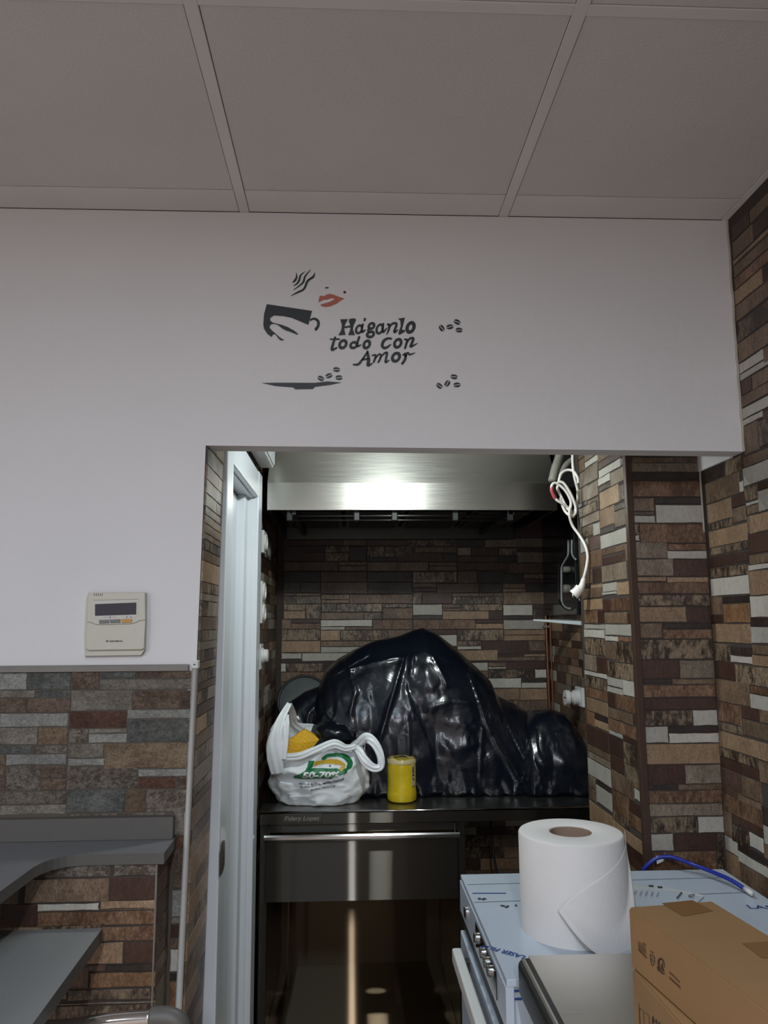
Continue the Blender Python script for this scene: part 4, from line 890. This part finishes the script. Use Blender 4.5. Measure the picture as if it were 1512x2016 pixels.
def ribbon(name, pts, wids, m, parent, n=8, fold=.10):
    """pts (x,y,dy) px on the bag crop; ribbon widened along given px normals; gently pleated"""
    P = spline([bp_(*p) for p in pts], n); N_ = len(P); V = []; Fc = []; K = 12
    for i, p in enumerate(P):
        t = (P[min(i+1,N_-1)]-P[max(i-1,0)]).normalized(); s = i/(N_-1)*(len(wids)-1); a = min(int(s),len(wids)-2); wdt = wids[a]+(wids[a+1]-wids[a])*(s-a)
        side = t.cross(Vector((0,-1,0))).normalized(); 
        for k in range(K+1):
            f = k/K-.5; V.append(p+side*wdt*f+Vector((0,-fold*wdt*math.cos(f*math.pi)-.0012*math.cos(f*14+i*.21)-.0010*noise.noise(Vector((f*7,i*.12,len(pts)))),0)))
    for i in range(N_-1):
        for k in range(K): Fc.append((i*(K+1)+k, i*(K+1)+k+1, (i+1)*(K+1)+k+1, (i+1)*(K+1)+k))
    o = mk(name, V, Fc, m, parent, True); s_ = o.modifiers.new('s','SOLIDIFY'); s_.thickness = .0012; return o
# left handle: broad gathered panel rising to a loop; far limb behind
ribbon('handle', [(185,930,.012),(165,760,-.002),(150,580,-.008),(185,400,-.006),(250,240,.01),(335,90,.04)], [.04,.056,.054,.036,.026,.018], 'bag_white', bg)
ribbon('handle', [(335,90,.04),(365,200,.09),(390,330,.13),(480,420,.16)], [.015,.024,.030,.04], 'bag_white', bg)
ribbon('handle', [(255,760,-.004),(280,560,-.006),(285,360,.0),(290,220,.02)], [.022,.022,.024,.020], 'bag_white', bg)
ribbon('handle', [(1080,600,.05),(1160,560,.03),(1250,500,.01),(1340,560,.0),(1410,700,-.004),(1420,840,-.004),(1330,855,-.006),(1230,770,-.004),(1150,650,.01),(1090,610,.03)], [.022,.030,.036,.030,.026,.024,.028,.030,.026,.022], 'bag_white', bg, 10)
ribbon('fold', [(230,725,.01),(440,720,-.012),(640,650,-.014),(860,570,-.008),(1000,620,-.004),(1120,600,.01)], [.022,.026,.026,.030,.024,.018], 'bag_white', bg)
# printed label, projected on the body
def print_on(name, geos, m, off=.0012, sub=2):
    V2, F2 = join_geo(geos)
    bm = bmesh.new(); me = bpy.data.meshes.new('t'); me.from_pydata([(v[0],v[1],0) for v in V2],[],F2); bm.from_mesh(me); bpy.data.meshes.remove(me)
    bmesh.ops.triangulate(bm, faces=bm.faces)
    for _ in range(sub):
        es = [e for e in bm.edges if e.calc_length() > 22]
        if es: bmesh.ops.subdivide_edges(bm, edges=es, cuts=1); bmesh.ops.triangulate(bm, faces=[f for f in bm.faces if len(f.verts) > 3])
    for v in bm.verts:
        p = bp_(v.co.x, v.co.y); hit = bvh.ray_cast(Vector((p.x,2.3,p.z)), Vector((0,1,0)))
        y = hit[0].y if hit[0] else YBG
        v.co = Vector((p.x, y-off, p.z))
    return from_bm(name, bm, m, bg)
print_on('print', [poly_geo([(378,990),(380,960),(520,885),(545,840),(560,770),(632,768),(610,840),(590,860),(900,862),(940,880),(1020,860),(1032,880),(1010,925),(900,950),(820,990)])], 'print_green', .0012, 4)
arc = [(735,745),(790,712),(880,705),(960,712),(1020,750),(1055,810),(1040,850)]
print_on('print', [stroke_geo(arc, [40,46,46,50,60,64,60], 5)], 'print_green', .0014, 2)
print_on('print', [poly_geo([(925,855),(1005,820),(985,865),(950,905)])], 'print_yellow', .0016, 3)
print_on('print', [poly_geo([(640,775),(720,768),(820,752),(900,755),(960,785),(1000,815),(960,832),(900,815),(800,805),(700,812),(615,835)])], 'print_yellow', .0016, 3)
def txt2d(s, x, y, w_, hgt, slope=0, bold=.02, shear=0, curve=0):
    V, Fc = text_geo(s, bold, shear); mx = max(v[0] for v in V)
    return [(x+v[0]/mx*w_, y-v[1]/.72*hgt+slope*v[0]/mx*w_+curve*(v[0]/mx)**2*w_) for v in V], Fc
print_on('lettering', [txt2d('50-70%', 485,972, 450,72, -.01, .045, .15)], 'print_white', .003, 1)
print_on('lettering', [txt2d('RECYCLED MATERIAL', 445,1060, 260,22, .0, .02), txt2d('MATERIAL RECICLADO', 725,1062, 260,22, -.25, .02), txt2d('MATERIAL RECICLADO MATERIAU RECYCLE', 460,1098, 520,22, -.06, .02,0,-.12), txt2d('MATERIAL E RECICLATUM', 585,1135, 290,22, -.16, .02)], 'print_dark', .0016, 0)
print_on('symbol', [ring_geo(705,840,17,14,6,16,0)], 'print_white', .0022, 0)
print_on('symbol', [ring_geo(815,830,10,8,6,14,0)], 'print_green', .0022, 0)
print_on('lettering', [txt2d('RECICLA Y REUTILIZA', 775,742,150,14,-.06,.01)], 'print_white', .0022, 0)
# things inside
def pxslab(name, pts, dy0, dy1, m, label, cat, bulge=.0):
    Vf = [bp_(x,y,dy0) for x,y in pts]; Vb = [bp_(x,y,dy0)+Vector((0,dy1,0)) for x,y in pts]; n = len(pts)
    c1_ = sum(Vf, Vector())/n + Vector((0,-bulge,0))
    o = mesh_bm(name, Vf+Vb+[c1_], [tuple(range(n,2*n))]+[(i,(i+1)%n,2*n) for i in range(n)]+[(i,(i+1)%n,(i+1)%n+n,i+n) for i in range(n)], m, None)
    return tag(o, label, cat)
pxslab('sponge_cloth', [(300,530),(370,500),(480,415),(520,408),(600,450),(685,522),(620,600),(570,650),(560,760),(310,760)], .055, .03, 'yellow_sponge', 'yellow sponge cloth sticking out of the white carrier bag', 'cloth', .006)
V = []; Fc = []; cc = bp_(880,450,.09)
for j in range(15):
    for i in range(28):
        th_ = math.pi*j/14; a = 2*math.pi*i/28; k = 1+.16*(abs(noise.noise(Vector((a*1.5,th_*2.5,4))))*2-.4)
        V.append(cc+Vector((.068*k*math.sin(th_)*math.cos(a), .055*k*math.sin(th_)*math.sin(a), .034*k*math.cos(th_)-.006*math.cos(a))))
for j in range(14):
    for i in range(28): i2 = (i+1)%28; Fc.append((j*28+i, (j+1)*28+i, (j+1)*28+i2, j*28+i2))
tag(mk('plastic_bundle', V, Fc, 'bag_black', None, True), 'bunched black plastic resting on top of the white carrier bag', 'plastic bundle')
# ------------------------------------------------------------------ yellow wrapped jar
jl = PZ(761,1572,ZC); jr = PZ(818,1572,ZC); jc = Vector(((jl.x+jr.x)/2+.001, 2.745+.032, ZC)); jrad = .0505*(1)*.97
jt = PY(790,1494,jc.y-.0).z - ZC
jar = thing('wrapped_jar', 'yellow jar wrapped in clear film standing on the steel counter', 'jar', jc)
jrad = (PY(818,1540,jc.y).x-PY(760,1540,jc.y).x)/2
def jf(r, z, a): return r*(1+.02*noise.noise(Vector((math.cos(a)*2,math.sin(a)*2,z*40)))), z
lathe('body', [(.002,.001),(jrad*.80,.001),(jrad*.95,.006),(jrad*.99,.014),(jrad,.03),(jrad*.965,.04),(jrad*.965,jt*.55),(jrad*.97,jt-.012),(jrad*.95,jt-.004),(jrad*.86,jt-.002),(.002,jt-.003)], jc, 'yellow_wrap', jar, 48, 'Z', True, jf)
def jf2(r, z, a): return r*(1+.025*noise.noise(Vector((math.cos(a)*3,math.sin(a)*3,z*9)))), z+(.006*noise.noise(Vector((math.cos(a)*2.2,math.sin(a)*2.2,5))) if z > jt-.004 else 0)
lathe('film_collar', [(jrad*.99,jt-.012),(jrad*1.0,jt-.002),(jrad*.93,jt+.004)], jc, 'film_clear', jar, 48, 'Z', False, jf2)
V = []; Fc = []
for j in range(2):
    for i in range(6):
        a = -math.pi/2+.62+i*.075; V.append(jc+Vector((math.cos(a)*jrad*1.012, math.sin(a)*jrad*1.012, jt-.012-j*.072)))
for i in range(5): Fc.append((i,i+1,6+i+1,6+i))
st = mk('sticker', V, Fc, 'film_clear', jar, True)
V2, F2 = join_geo([stroke_geo([(x,y),(x+wx,y+wy)],1.3,1) for x,y,wx,wy in ((1,1,3,0),(1,3,3,1),(1,5,2,2),(3,5,-2,2),(1,9,3,0),(2,9,0,3),(1,13,3,0),(1,15,3,-1),(1,18,2,2),(2,21,2,0))])
mk('lettering', [jc+Vector((math.cos(-math.pi/2+.68+v[0]*.05)*jrad*1.02, math.sin(-math.pi/2+.68+v[0]*.05)*jrad*1.02, jt-.02-v[1]*.0021)) for v in V2], F2, 'black_matte', st)
# ------------------------------------------------------------------ cooker wrapped in blue film
ZK = .93; kx0, kx1, ky0, ky1 = .251, .862, 1.322, 1.846
ck = thing('wrapped_cooker', 'new cooker in pale blue protective film standing in the corner', 'cooker', (.55,1.58,0))
box('top_plate', kx0, kx1, ky0, ky1, ZK-.012, ZK, 'film_blue', ck, bev=.0015, seg=2)
box('body', kx0+.012, kx1-.004, ky0+.006, ky1-.004, .06, ZK-.012, 'film_blue', ck, bev=.001)
for x in (kx0+.05,kx1-.07):
    for y in (ky0+.03,ky1-.07): lathe('foot', [(.02,0),(.02,.05),(.012,.06)], (x,y,0), 'dark_plastic', ck, 16)
pzb = PX(924,1800,kx0).z
panel = box('control_panel', kx0-.002, kx0+.012, ky0, ky1, ZK-.078, ZK-.012, 'film_blue', ck, bev=.001)
box('glass_strip', kx0-.0035, kx0-.0018, 1.40, 1.62, ZK-.066, ZK-.020, 'black_gloss', panel, bev=.0005)
for y in (1.745,): lathe('knob', [(.001,-.005),(.012,-.005),(.014,-.003),(.014,0)], (kx0-.002,y,ZK-.046), 'chrome', panel, 24, 'X')
for y in (1.455,1.49,1.53,1.60): lathe('knob', [(.001,-.006),(.009,-.006),(.011,-.004),(.011,0)], (kx0-.0035,y,ZK-.042), 'chrome', panel, 24, 'X')
box('gap_strip', kx0+.004, kx0+.012, ky0+.004, ky1-.004, ZK-.11, ZK-.078, 'black_matte', ck, bev=0)
dor = box('door', kx0-.004, kx0+.012, ky0+.004, ky1-.01, .2, ZK-.115, 'film_blue', ck, bev=.002)
hb = box('handle', kx0-.034, kx0-.014, ky0+.02, ky1-.09, ZK-.150, ZK-.120, 'white_plastic', dor, bev=.004, seg=2)
for y in (ky0+.06, ky1-.14): box('handle_post', kx0-.016, kx0-.003, y-.01, y+.01, ZK-.145, ZK-.125, 'dark_plastic', dor, bev=.001)
box('drawer', kx0-.003, kx0+.012, ky0+.004, ky1-.01, .07, .19, 'film_blue', ck, bev=.002)
for dz in (.018,.030): box('stripe', kx0+.008, kx0+.3, ky0+.0045, ky0+.0062, ZK-dz-.003, ZK-dz, 'film_ink', ck, bev=0)
def kt(px, py, off=.0006): p = PZ(px, py, ZK); return Vector((p.x,p.y,ZK+off))
def kline(a, b, wpx, m, nm='film_seam'):
    A, B = kt(*a), kt(*b); n = (B-A).cross(Vector((0,0,1))).normalized()*wpx/2
    return mk(nm, [A+n,B+n,B-n,A-n], [(0,1,2,3)], m, ck)
kline((920,1742),(1420,1728),.002,'film_line'); kline((934,1777),(1480,1757),.0022,'film_line'); kline((930,1759),(996,1759),.005,'film_ink','print')
kline((1345,1717),(1460,1746),.0012,'film_line'); kline((1360,1716),(1430,1729),.001,'film_line')
for cx_, cy_, sd in ((944,1770,1),(952,1771,2),(990,1784,3),(998,1786,4),(1016,1783,5)):
    rs = random.Random(sd); n = 9; V = [kt(cx_+math.cos(2*math.pi*k/n)*rs.uniform(2,7)*(.4 if sd==5 else 1), cy_+math.sin(2*math.pi*k/n)*rs.uniform(1,3), .0007+sd*.0001) for k in range(n)]
    mk('smudge', V, [tuple(range(n))], 'soot', ck)
V, Fc = text_geo('LASER FILM', .02)
mx = max(v[0] for v in V)
A_ = PZ(1037,1884,ZK); B_ = PZ(966,1862,ZK)
rt = (B_-A_).normalized(); up_ = Vector((0,0,1)).cross(rt); full = (B_-A_).length*1.12
mk('lettering', [Vector((A_.x,A_.y,ZK+.0012))+rt*v[0]/mx*full+up_*(v[1]*.020 + (v[0]/mx-.2)**2*.012) for v in V], Fc, 'film_ink', ck)
A_ = PZ(1474,1789,ZK); text3('lettering', 'LASER', A_+Vector((0,0,.0008)), (1,-.16,0), (.1,1,0), .085, 'film_ink', ck, bold=.01, height=.02)
# clear strip with printed ruler, blue cable with white tag
cs = thing('film_strip', 'loose transparent plastic strip with dark ticks lying on the cooker behind the paper roll', 'plastic strip', kt(1300,1755))
V = [kt(1238,1744,.002),kt(1300,1749,.004),(kt(1385,1765,.003)),kt(1385,1768,.002),kt(1300,1756,.004),kt(1236,1752,.002)]
mk('strip', V, [(0,1,4,5),(1,2,3,4)], 'clear_strip', cs)
V = [kt(1236,1752,.0021),kt(1300,1756,.0041),kt(1385,1768,.0021),kt(1360,1790,.0012),kt(1240,1786,.0012)]
mk('sheet', V, [(0,1,2,3,4)], 'film_blue', cs)
gs = [stroke_geo([(1242+i*11,1757+i*1.0),(1238+i*11,1765+i*1.0)],1,1) for i in range(6)]+[stroke_geo([(1342,1762),(1333,1773)],2.4,1), stroke_geo([(1356,1768),(1368,1765),(1364,1770),(1356,1770)],1.4,1), stroke_geo([(1296,1751),(1303,1751.5)],3,1), stroke_geo([(1278,1748.5),(1286,1749)],2.4,1)]
V2, F2 = join_geo(gs); mk('markings', [kt(v[0],v[1],.0052) for v in V2], F2, 'gap_dark', cs)
bc = thing('blue_cable', 'bright blue cable arching over the back of the wrapped cooker', 'cable', kt(1300,1712))
def bcp(x, y, Y): return PY(1250+x/5.77, 1680+y/5.77, Y)
pts = [bcp(90,190,1.862),bcp(150,120,1.858),(bcp(250,50,1.855)),bcp(370,32,1.85),bcp(480,55,1.84),bcp(640,115,1.82),bcp(800,175,1.79),bcp(960,240,1.75),bcp(1100,305,1.715),bcp(1250,400,1.68)]
tube('cord', [p+Vector((0,0,-.001)) for p in pts], .0045, 'blue_cable', bc, 10, 8)
mesh_bm('tag', [bcp(242,28,1.853),bcp(330,22,1.853),bcp(322,90,1.853),bcp(250,125,1.853),bcp(242,28,1.8545),bcp(330,22,1.8545),bcp(322,90,1.8545),bcp(250,125,1.8545)], [(0,1,2,3),(4,5,6,7),(0,1,5,4),(1,2,6,5),(2,3,7,6),(3,0,4,7)], 'white_plastic', bc)
tube('connector', [bcp(1250,400,1.68),bcp(1335,460,1.655)], .005, 'white_plastic', bc, 10, 2)
# ------------------------------------------------------------------ paper roll
RL = Vector((.4185, 1.520, ZK)); rr0 = .098; rh = PY(1127,1636,1.52).z-ZK
pr = thing('paper_towel_roll', 'big white paper towel roll standing on the wrapped cooker', 'paper roll', RL)
ri = (PY(1167,1640,1.52).x-PY(1087,1640,1.52).x)/2
lathe('paper', [(rr0,.0),(rr0,.001),(rr0,rh-.004),(rr0-.002,rh-.001),(rr0-.004,rh),(ri+.003,rh),(ri+.001,rh-.001),(ri+.001,.0),(rr0,.0)], RL, 'paper', pr, 72, 'Z', False)
lathe('cardboard_core', [(ri+.0008,.001),(ri+.0008,rh-.002),(ri-.001,rh-.002),(ri-.001,.001)], RL, 'card_tube', pr, 48, 'Z', False)
# loose sheet: leaves the roll on the right and folds back down in front
A0 = PY(1225,1634,1.50); B0 = PY(1098,1792,1.4235); C0 = PY(1178,1880,1.395); E0_ = PY(1240,1700,1.45); G0 = PY(1258,1880,1.43)
V = []; Fc = []; n1, n2 = 24, 24
for i in range(n1+1):
    s = i/n1
    for j in range(n2+1):
        t = j/n2
        # left curve: A0 -> B0 along the roll ; then bottom B0->C0 ; right A0->G0
        L0 = A0.lerp(B0, s); 
        ang = None
        R0 = A0.lerp(G0, s) + Vector((.006*math.sin(s*math.pi),0,0))
        # bottom edge bends through C0
        P = L0.lerp(R0, t)
        if s > 0:
            bend = (C0 - B0.lerp(G0,.5))*(math.sin(math.pi*t)**1.0)*(s**3)
            P += bend
        # keep outside the roll
        dxy = Vector((P.x-RL.x, P.y-RL.y, 0)); m_ = rr0+.0015+.010*t*s
        if dxy.length < m_: dxy = dxy.normalized()*m_; P = Vector((RL.x+dxy.x, RL.y+dxy.y, P.z))
        V.append(P)
for i in range(n1):
    for j in range(n2): Fc.append((i*(n2+1)+j,i*(n2+1)+j+1,(i+1)*(n2+1)+j+1,(i+1)*(n2+1)+j))
o = mk('loose_sheet', V, Fc, 'paper', pr, True); o['label'] = 'loose folded end of the paper'
s_ = o.modifiers.new('s','SOLIDIFY'); s_.thickness = .0006
# ------------------------------------------------------------------ steel worktop slab in the foreground
ZS = .978; sx0 = PZ(1024,1886,ZS).x; sy1 = PZ(1125,1879,ZS).y
sl = thing('steel_worktable', 'low stainless worktable with dark rolled side edge under the cardboard boxes', 'worktable', (.56,.9,0))
def rbox_yz(name, x0, x1, y0, y1, z0, z1, r, m, parent):
    bm = bmesh.new(); bm_box(bm, x0,x1,y0,y1,z0,z1, r, 5); return from_bm(name, bm, m, parent, True)
top = rbox_yz('table_top', sx0-.004, XR-.02, .3, sy1, ZS-.058, ZS, .012, 'steel_dark', sl)
box('steel_sheet', sx0+.014, XR-.03, .31, sy1-.003, ZS-.001, ZS+.0012, 'steel_slab', sl, bev=.0005)
tube('rolled_edge', [(sx0+.005,.31,ZS-.004),(sx0+.005,sy1-.012,ZS-.004)], .0045, 'steel_slab', sl, 10, 1, False)
for x in (sx0+.12, XR-.08):
    for y in (.4, sy1-.12): box('leg', x, x+.04, y, y+.04, 0, ZS-.058, 'steel_dark', sl, bev=.003)
box('shelf', sx0+.12, XR-.04, .4, sy1-.08, .2, .22, 'steel_slab', sl, bev=.002)
# ------------------------------------------------------------------ cardboard boxes
def carton(name, label, c, ax, ay, w_, l_, z0, z1, tapes, flap):
    t = thing(name, label, 'box', Vector((c.x,c.y,z0)))
    def P(u_, v_, z): return Vector((c.x,c.y,0))+ax*u_+ay*v_+Vector((0,0,z))
    bm = bmesh.new(); V = [bm.verts.new(P(u_,v_,z)) for z in (z0,z1) for u_,v_ in ((0,0),(w_,0),(w_,-l_),(0,-l_))]
    for f in ((0,1,2,3),(4,5,6,7),(0,1,5,4),(1,2,6,5),(2,3,7,6),(3,0,4,7)): bm.faces.new([V[i] for i in f])
    bmesh.ops.recalc_face_normals(bm, faces=bm.faces); bmesh.ops.bevel(bm, geom=list(bm.edges), offset=.0022, segments=2, affect='EDGES')
    from_bm('carton_body', bm, 'card', t)
    return t, P
vb = PZ(500,1700,.5)-E0; 
az = Vector((-.125,1,0)).normalized(); axx = Vector((az.y,-az.x,0))
c_u = PY(1237,1785,1.0); c_u.z = 0; zU1 = 1.149; zU0 = 1.079
bu, P = carton('cardboard_box', 'brown cardboard box with recycling symbols, upper of the two boxes', c_u, axx, az, .1135, .42, zU0+.0005, zU1, None, None)
def topq(nm, us, vs, m, z, par): return mk(nm, [P(us[0],-vs[0],z),P(us[1],-vs[0],z),P(us[1],-vs[1],z),P(us[0],-vs[1],z)], [(0,1,2,3)], m, par)
ta = PZ(1300,1772,zU1); 
def tp(px, py): q_ = PZ(px,py,zU1+.0006); return Vector((q_.x,q_.y,zU1+.0006))
mk('tape', [tp(1302,1778),tp(1363,1772),tp(1404,1793),tp(1345,1804)], [(0,1,2,3)], 'card_tape', bu)
mk('tape', [tp(1461,1857),tp(1530,1852),tp(1560,1885),tp(1500,1886)], [(0,1,2,3)], 'card_tape', bu)
def side_pt(px, py, off=.0006):
    # ray onto the left face: plane through c_u with normal -axx
    r = ray(px,py); n = axx; t_ = (Vector((c_u.x,c_u.y,0))-axx*off - E0).dot(n)/r.dot(n); return E0+r*t_
cD = (1220,1730,5.178)
def side_mark(name, geos, par, off=.0006):
    V, Fc = join_geo(geos); return mk(name, [side_pt(cD[0]+v[0]/cD[2], cD[1]+v[1]/cD[2], off) for v in V], Fc, 'card_ink', par)
side_mark('print', [stroke_geo([(190+i*14,650+i*10),(194+i*14,720+i*11)],4,1) for i in range(6)]+[stroke_geo([(188,640),(262,690)],4,1), stroke_geo([(186,680),(265,745)],3,1), stroke_geo([(190,722),(272,805)],9,1), stroke_geo([(240,655),(262,672)],7,1)], bu)
side_mark('print', [stroke_geo([(312,770),(352,800),(350,870),(330,882),(318,840),(312,775)],7,3), stroke_geo([(328,810),(338,845)],6,1), stroke_geo([(315,738),(345,760)],7,1)], bu)
side_mark('symbol', [stroke_geo([(455,968),(425,955),(398,890),(398,835),(420,815),(448,850),(455,900)],[10,12,18,22,16,10,5],4), stroke_geo([(432,860),(432,910),(450,945)],[8,24,10],3), stroke_geo([(385,900),(395,940)],12,1)], bu)
side_mark('print', [stroke_geo([(510+i*12,945+i*12),(512+i*12,965+i*12)],5,1) for i in range(9)]+[stroke_geo([(508+i*13,1000+i*12),(512+i*13,1022+i*12)],6,1) for i in range(9)], bu)
c_l = PY(1245,1907,1.0); c_l.z = 0
az2 = Vector((-.02,1,0)).normalized(); ax2 = Vector((az2.y,-az2.x,0))
bl, P2_ = carton('cardboard_box', 'brown cardboard box lying beneath the other one, lower of the two', Vector((.3445,.998,0)), ax2, az2, .118, .42, ZS+.0018, zU0, None, None)
def low_pt(px, py, off=.0006):
    r = ray(px,py); n = ax2; t_ = (Vector((.3445,.998,0))-ax2*off - E0).dot(n)/r.dot(n); return E0+r*t_
V, Fc = join_geo([stroke_geo([(190,1270),(200,1315),(300,1400),(300,1500)],4,1), stroke_geo([(200,1320),(205,1500)],8,1), stroke_geo([(240,1365),(250,1500)],4,1), stroke_geo([(335,1500),(338,1410)],12,1), stroke_geo([(338,1415),(352,1465),(372,1440)],10,1), stroke_geo([(372,1440),(375,1500)],10,1), stroke_geo([(395,1500),(396,1462),(410,1470)],10,1)])
mk('print', [low_pt(cD[0]+v[0]/cD[2], cD[1]+v[1]/cD[2]) for v in V], Fc, 'card_ink', bl)
# ------------------------------------------------------------------ grey worktop, pier, table, chrome chair at the left
zw = 1.0712; th_w = .020
wt = thing('grey_worktop', 'grey worktop with an upstand fixed along the slate wall', 'worktop', (-.8,1.4,0))
poly = [(-.354,1.655),(-.354,1.546)]
P_ = [(-.354,1.655),(-.352,1.548),(-.49,1.549),(-.505,1.548),(-.518,1.5455),(-.530,1.541),(-.540,1.534),(-.549,1.525),(-.556,1.513),(-.562,1.497),(-.566,1.475),(-.57,1.30),(-.57,.6),(-1.3,.6),(-1.3,1.655)]
tri = tessellate_polygon([[Vector((a,b,0)) for a,b in P_]]); n = len(P_)
V = [(a,b,zw) for a,b in P_]+[(a,b,zw-th_w) for a,b in P_]
mesh_bm('top_board', V, [tuple(t) for t in tri]+[tuple(i+n for i in t) for t in tri], 'grey_worktop', wt)
mesh_bm('edge_band', V, [(i,(i+1)%n,(i+1)%n+n,i+n) for i in range(n)], 'grey_edge', wt)
uz = PY(340,1605,1.655).z
box('upstand', -1.3, -.357, 1.640, D-.0115, zw, uz, 'grey_edge', wt, bev=.001)
# pier
YP = 1.553; xp = -.366
pier = S(box('wall_pier', -.62, xp, YP, D-.012, 0, zw-th_w-.0005, 'grout', bev=0))
cE = (0,1560,3.6)
stones_Y(pier, YP, cE, [(300,785,515,600,'SM'),(808,1108,510,590,'SM'),(180,778,610,780,'B'),(784,1104,596,765,'D'),(0,262,790,960,'D'),(266,703,786,838,'G'),(712,1104,765,825,'T'),(268,1104,842,942,'R'),
 (180,778,786,960,'B') if False else (266,1104,826,840,'B'),(720,1104,946,1050,'R'),(620,872,1062,1215,'T'),(878,1104,1056,1210,'D'),(600,750,1220,1268,'D3'),(752,1104,1216,1268,'K'),(480,632,1232,1390,'D3'),(638,1104,1274,1380,'O'),
 (480,1104,1392,1470,'M'),(340,1104,1484,1500,'B2'),(340,1104,1506,1600,'M'),(0,716,946,1056,'M'),(0,615,1062,1215,'B'),(0,595,1220,1380,'R'),(0,475,1386,1470,'B'),(0,335,1484,1600,'B')])
def px_side(): 
    zz = zw-th_w-.003; rs = random.Random(21)
    while zz > .4:
        z2 = zz-rs.uniform(.02,.05); stone(pier, (xp,D-.0125,zz),(xp,YP+.002,zz),(xp,YP+.002,z2),(xp,D-.0125,z2), Vector((1,0,0)), rs.choice(['B','B2','M','D3','SR'])); zz = z2
px_side()
box('corner_bead', xp-.002, xp+.0015, YP-.0025, YP+.002, 0, zw-th_w-.001, 'grout_light', pier, bev=.001)
# table
zt_ = .95
tb = thing('grey_table', 'plain grey tabletop in front of the stone clad pier', 'table', (-.75,1.2,0))
q1 = PZ(202,1827,zt_); q2 = PZ(64,2016,zt_); dirv = (q2-q1).normalized(); q3 = q1+dirv*.9; lft = Vector((-.6,0,0))
V = [q1, q3, q3+lft, q1+lft]; V = [Vector((v.x,v.y,zt_)) for v in V]+[Vector((v.x,v.y,zt_-.024)) for v in V]
mesh_bm('tabletop', V, [(0,1,2,3),(4,5,6,7)], 'table_grey', tb); mesh_bm('edge_band', V, [(0,1,5,4),(1,2,6,5),(2,3,7,6),(3,0,4,7)], 'grey_edge', tb)
lathe('pedestal', [(.03,.02),(.03,zt_-.03),(.12,zt_-.025)], (-.93,.95,0), 'dark_plastic', tb, 20); lathe('base', [(.2,0),(.2,.015),(.04,.03)], (-.93,.95,0), 'dark_plastic', tb, 32)
# chrome stool rail
YT = 1.36
ch = thing('chrome_chair', 'chair with chrome tube back and grey end joint below the pier', 'chair', (-.42,1.36,0))
a_ = PY(120,2016,YT); b_ = PY(325,2003,YT)
r_t = .016
tube('backrest_rail', [Vector((a_.x-.12,YT,a_.z-.012)),a_-Vector((0,0,.008)),PY(220,2010,YT),PY(300,2004,YT)], r_t*.8, 'chrome', ch, 16, 6)
tube('end_joint', [PY(296,2004,YT),PY(330,2004,YT),PY(352,2016,YT),PY(358,2040,YT)], .0165, 'grey_edge', ch, 16, 6)
e_ = PY(358,2040,YT)
tube('leg', [e_, Vector((e_.x+.002,YT,.3)), Vector((e_.x+.01,YT,.0))], .011, 'chrome', ch, 12, 4)
l2 = Vector((a_.x-.12,YT,a_.z-.012)); tube('leg', [l2, Vector((l2.x-.004,YT,.3)), Vector((l2.x-.01,YT,0))], .011, 'chrome', ch, 12, 4)
box('seat', l2.x, e_.x, YT-.34, YT-.0, .44, .47, 'dark_plastic', ch, bev=.01, seg=3)
for x in (l2.x+.02, e_.x-.02): tube('leg', [(x,YT-.32,.44),(x,YT-.33,0)], .011, 'chrome', ch, 12, 1, False)
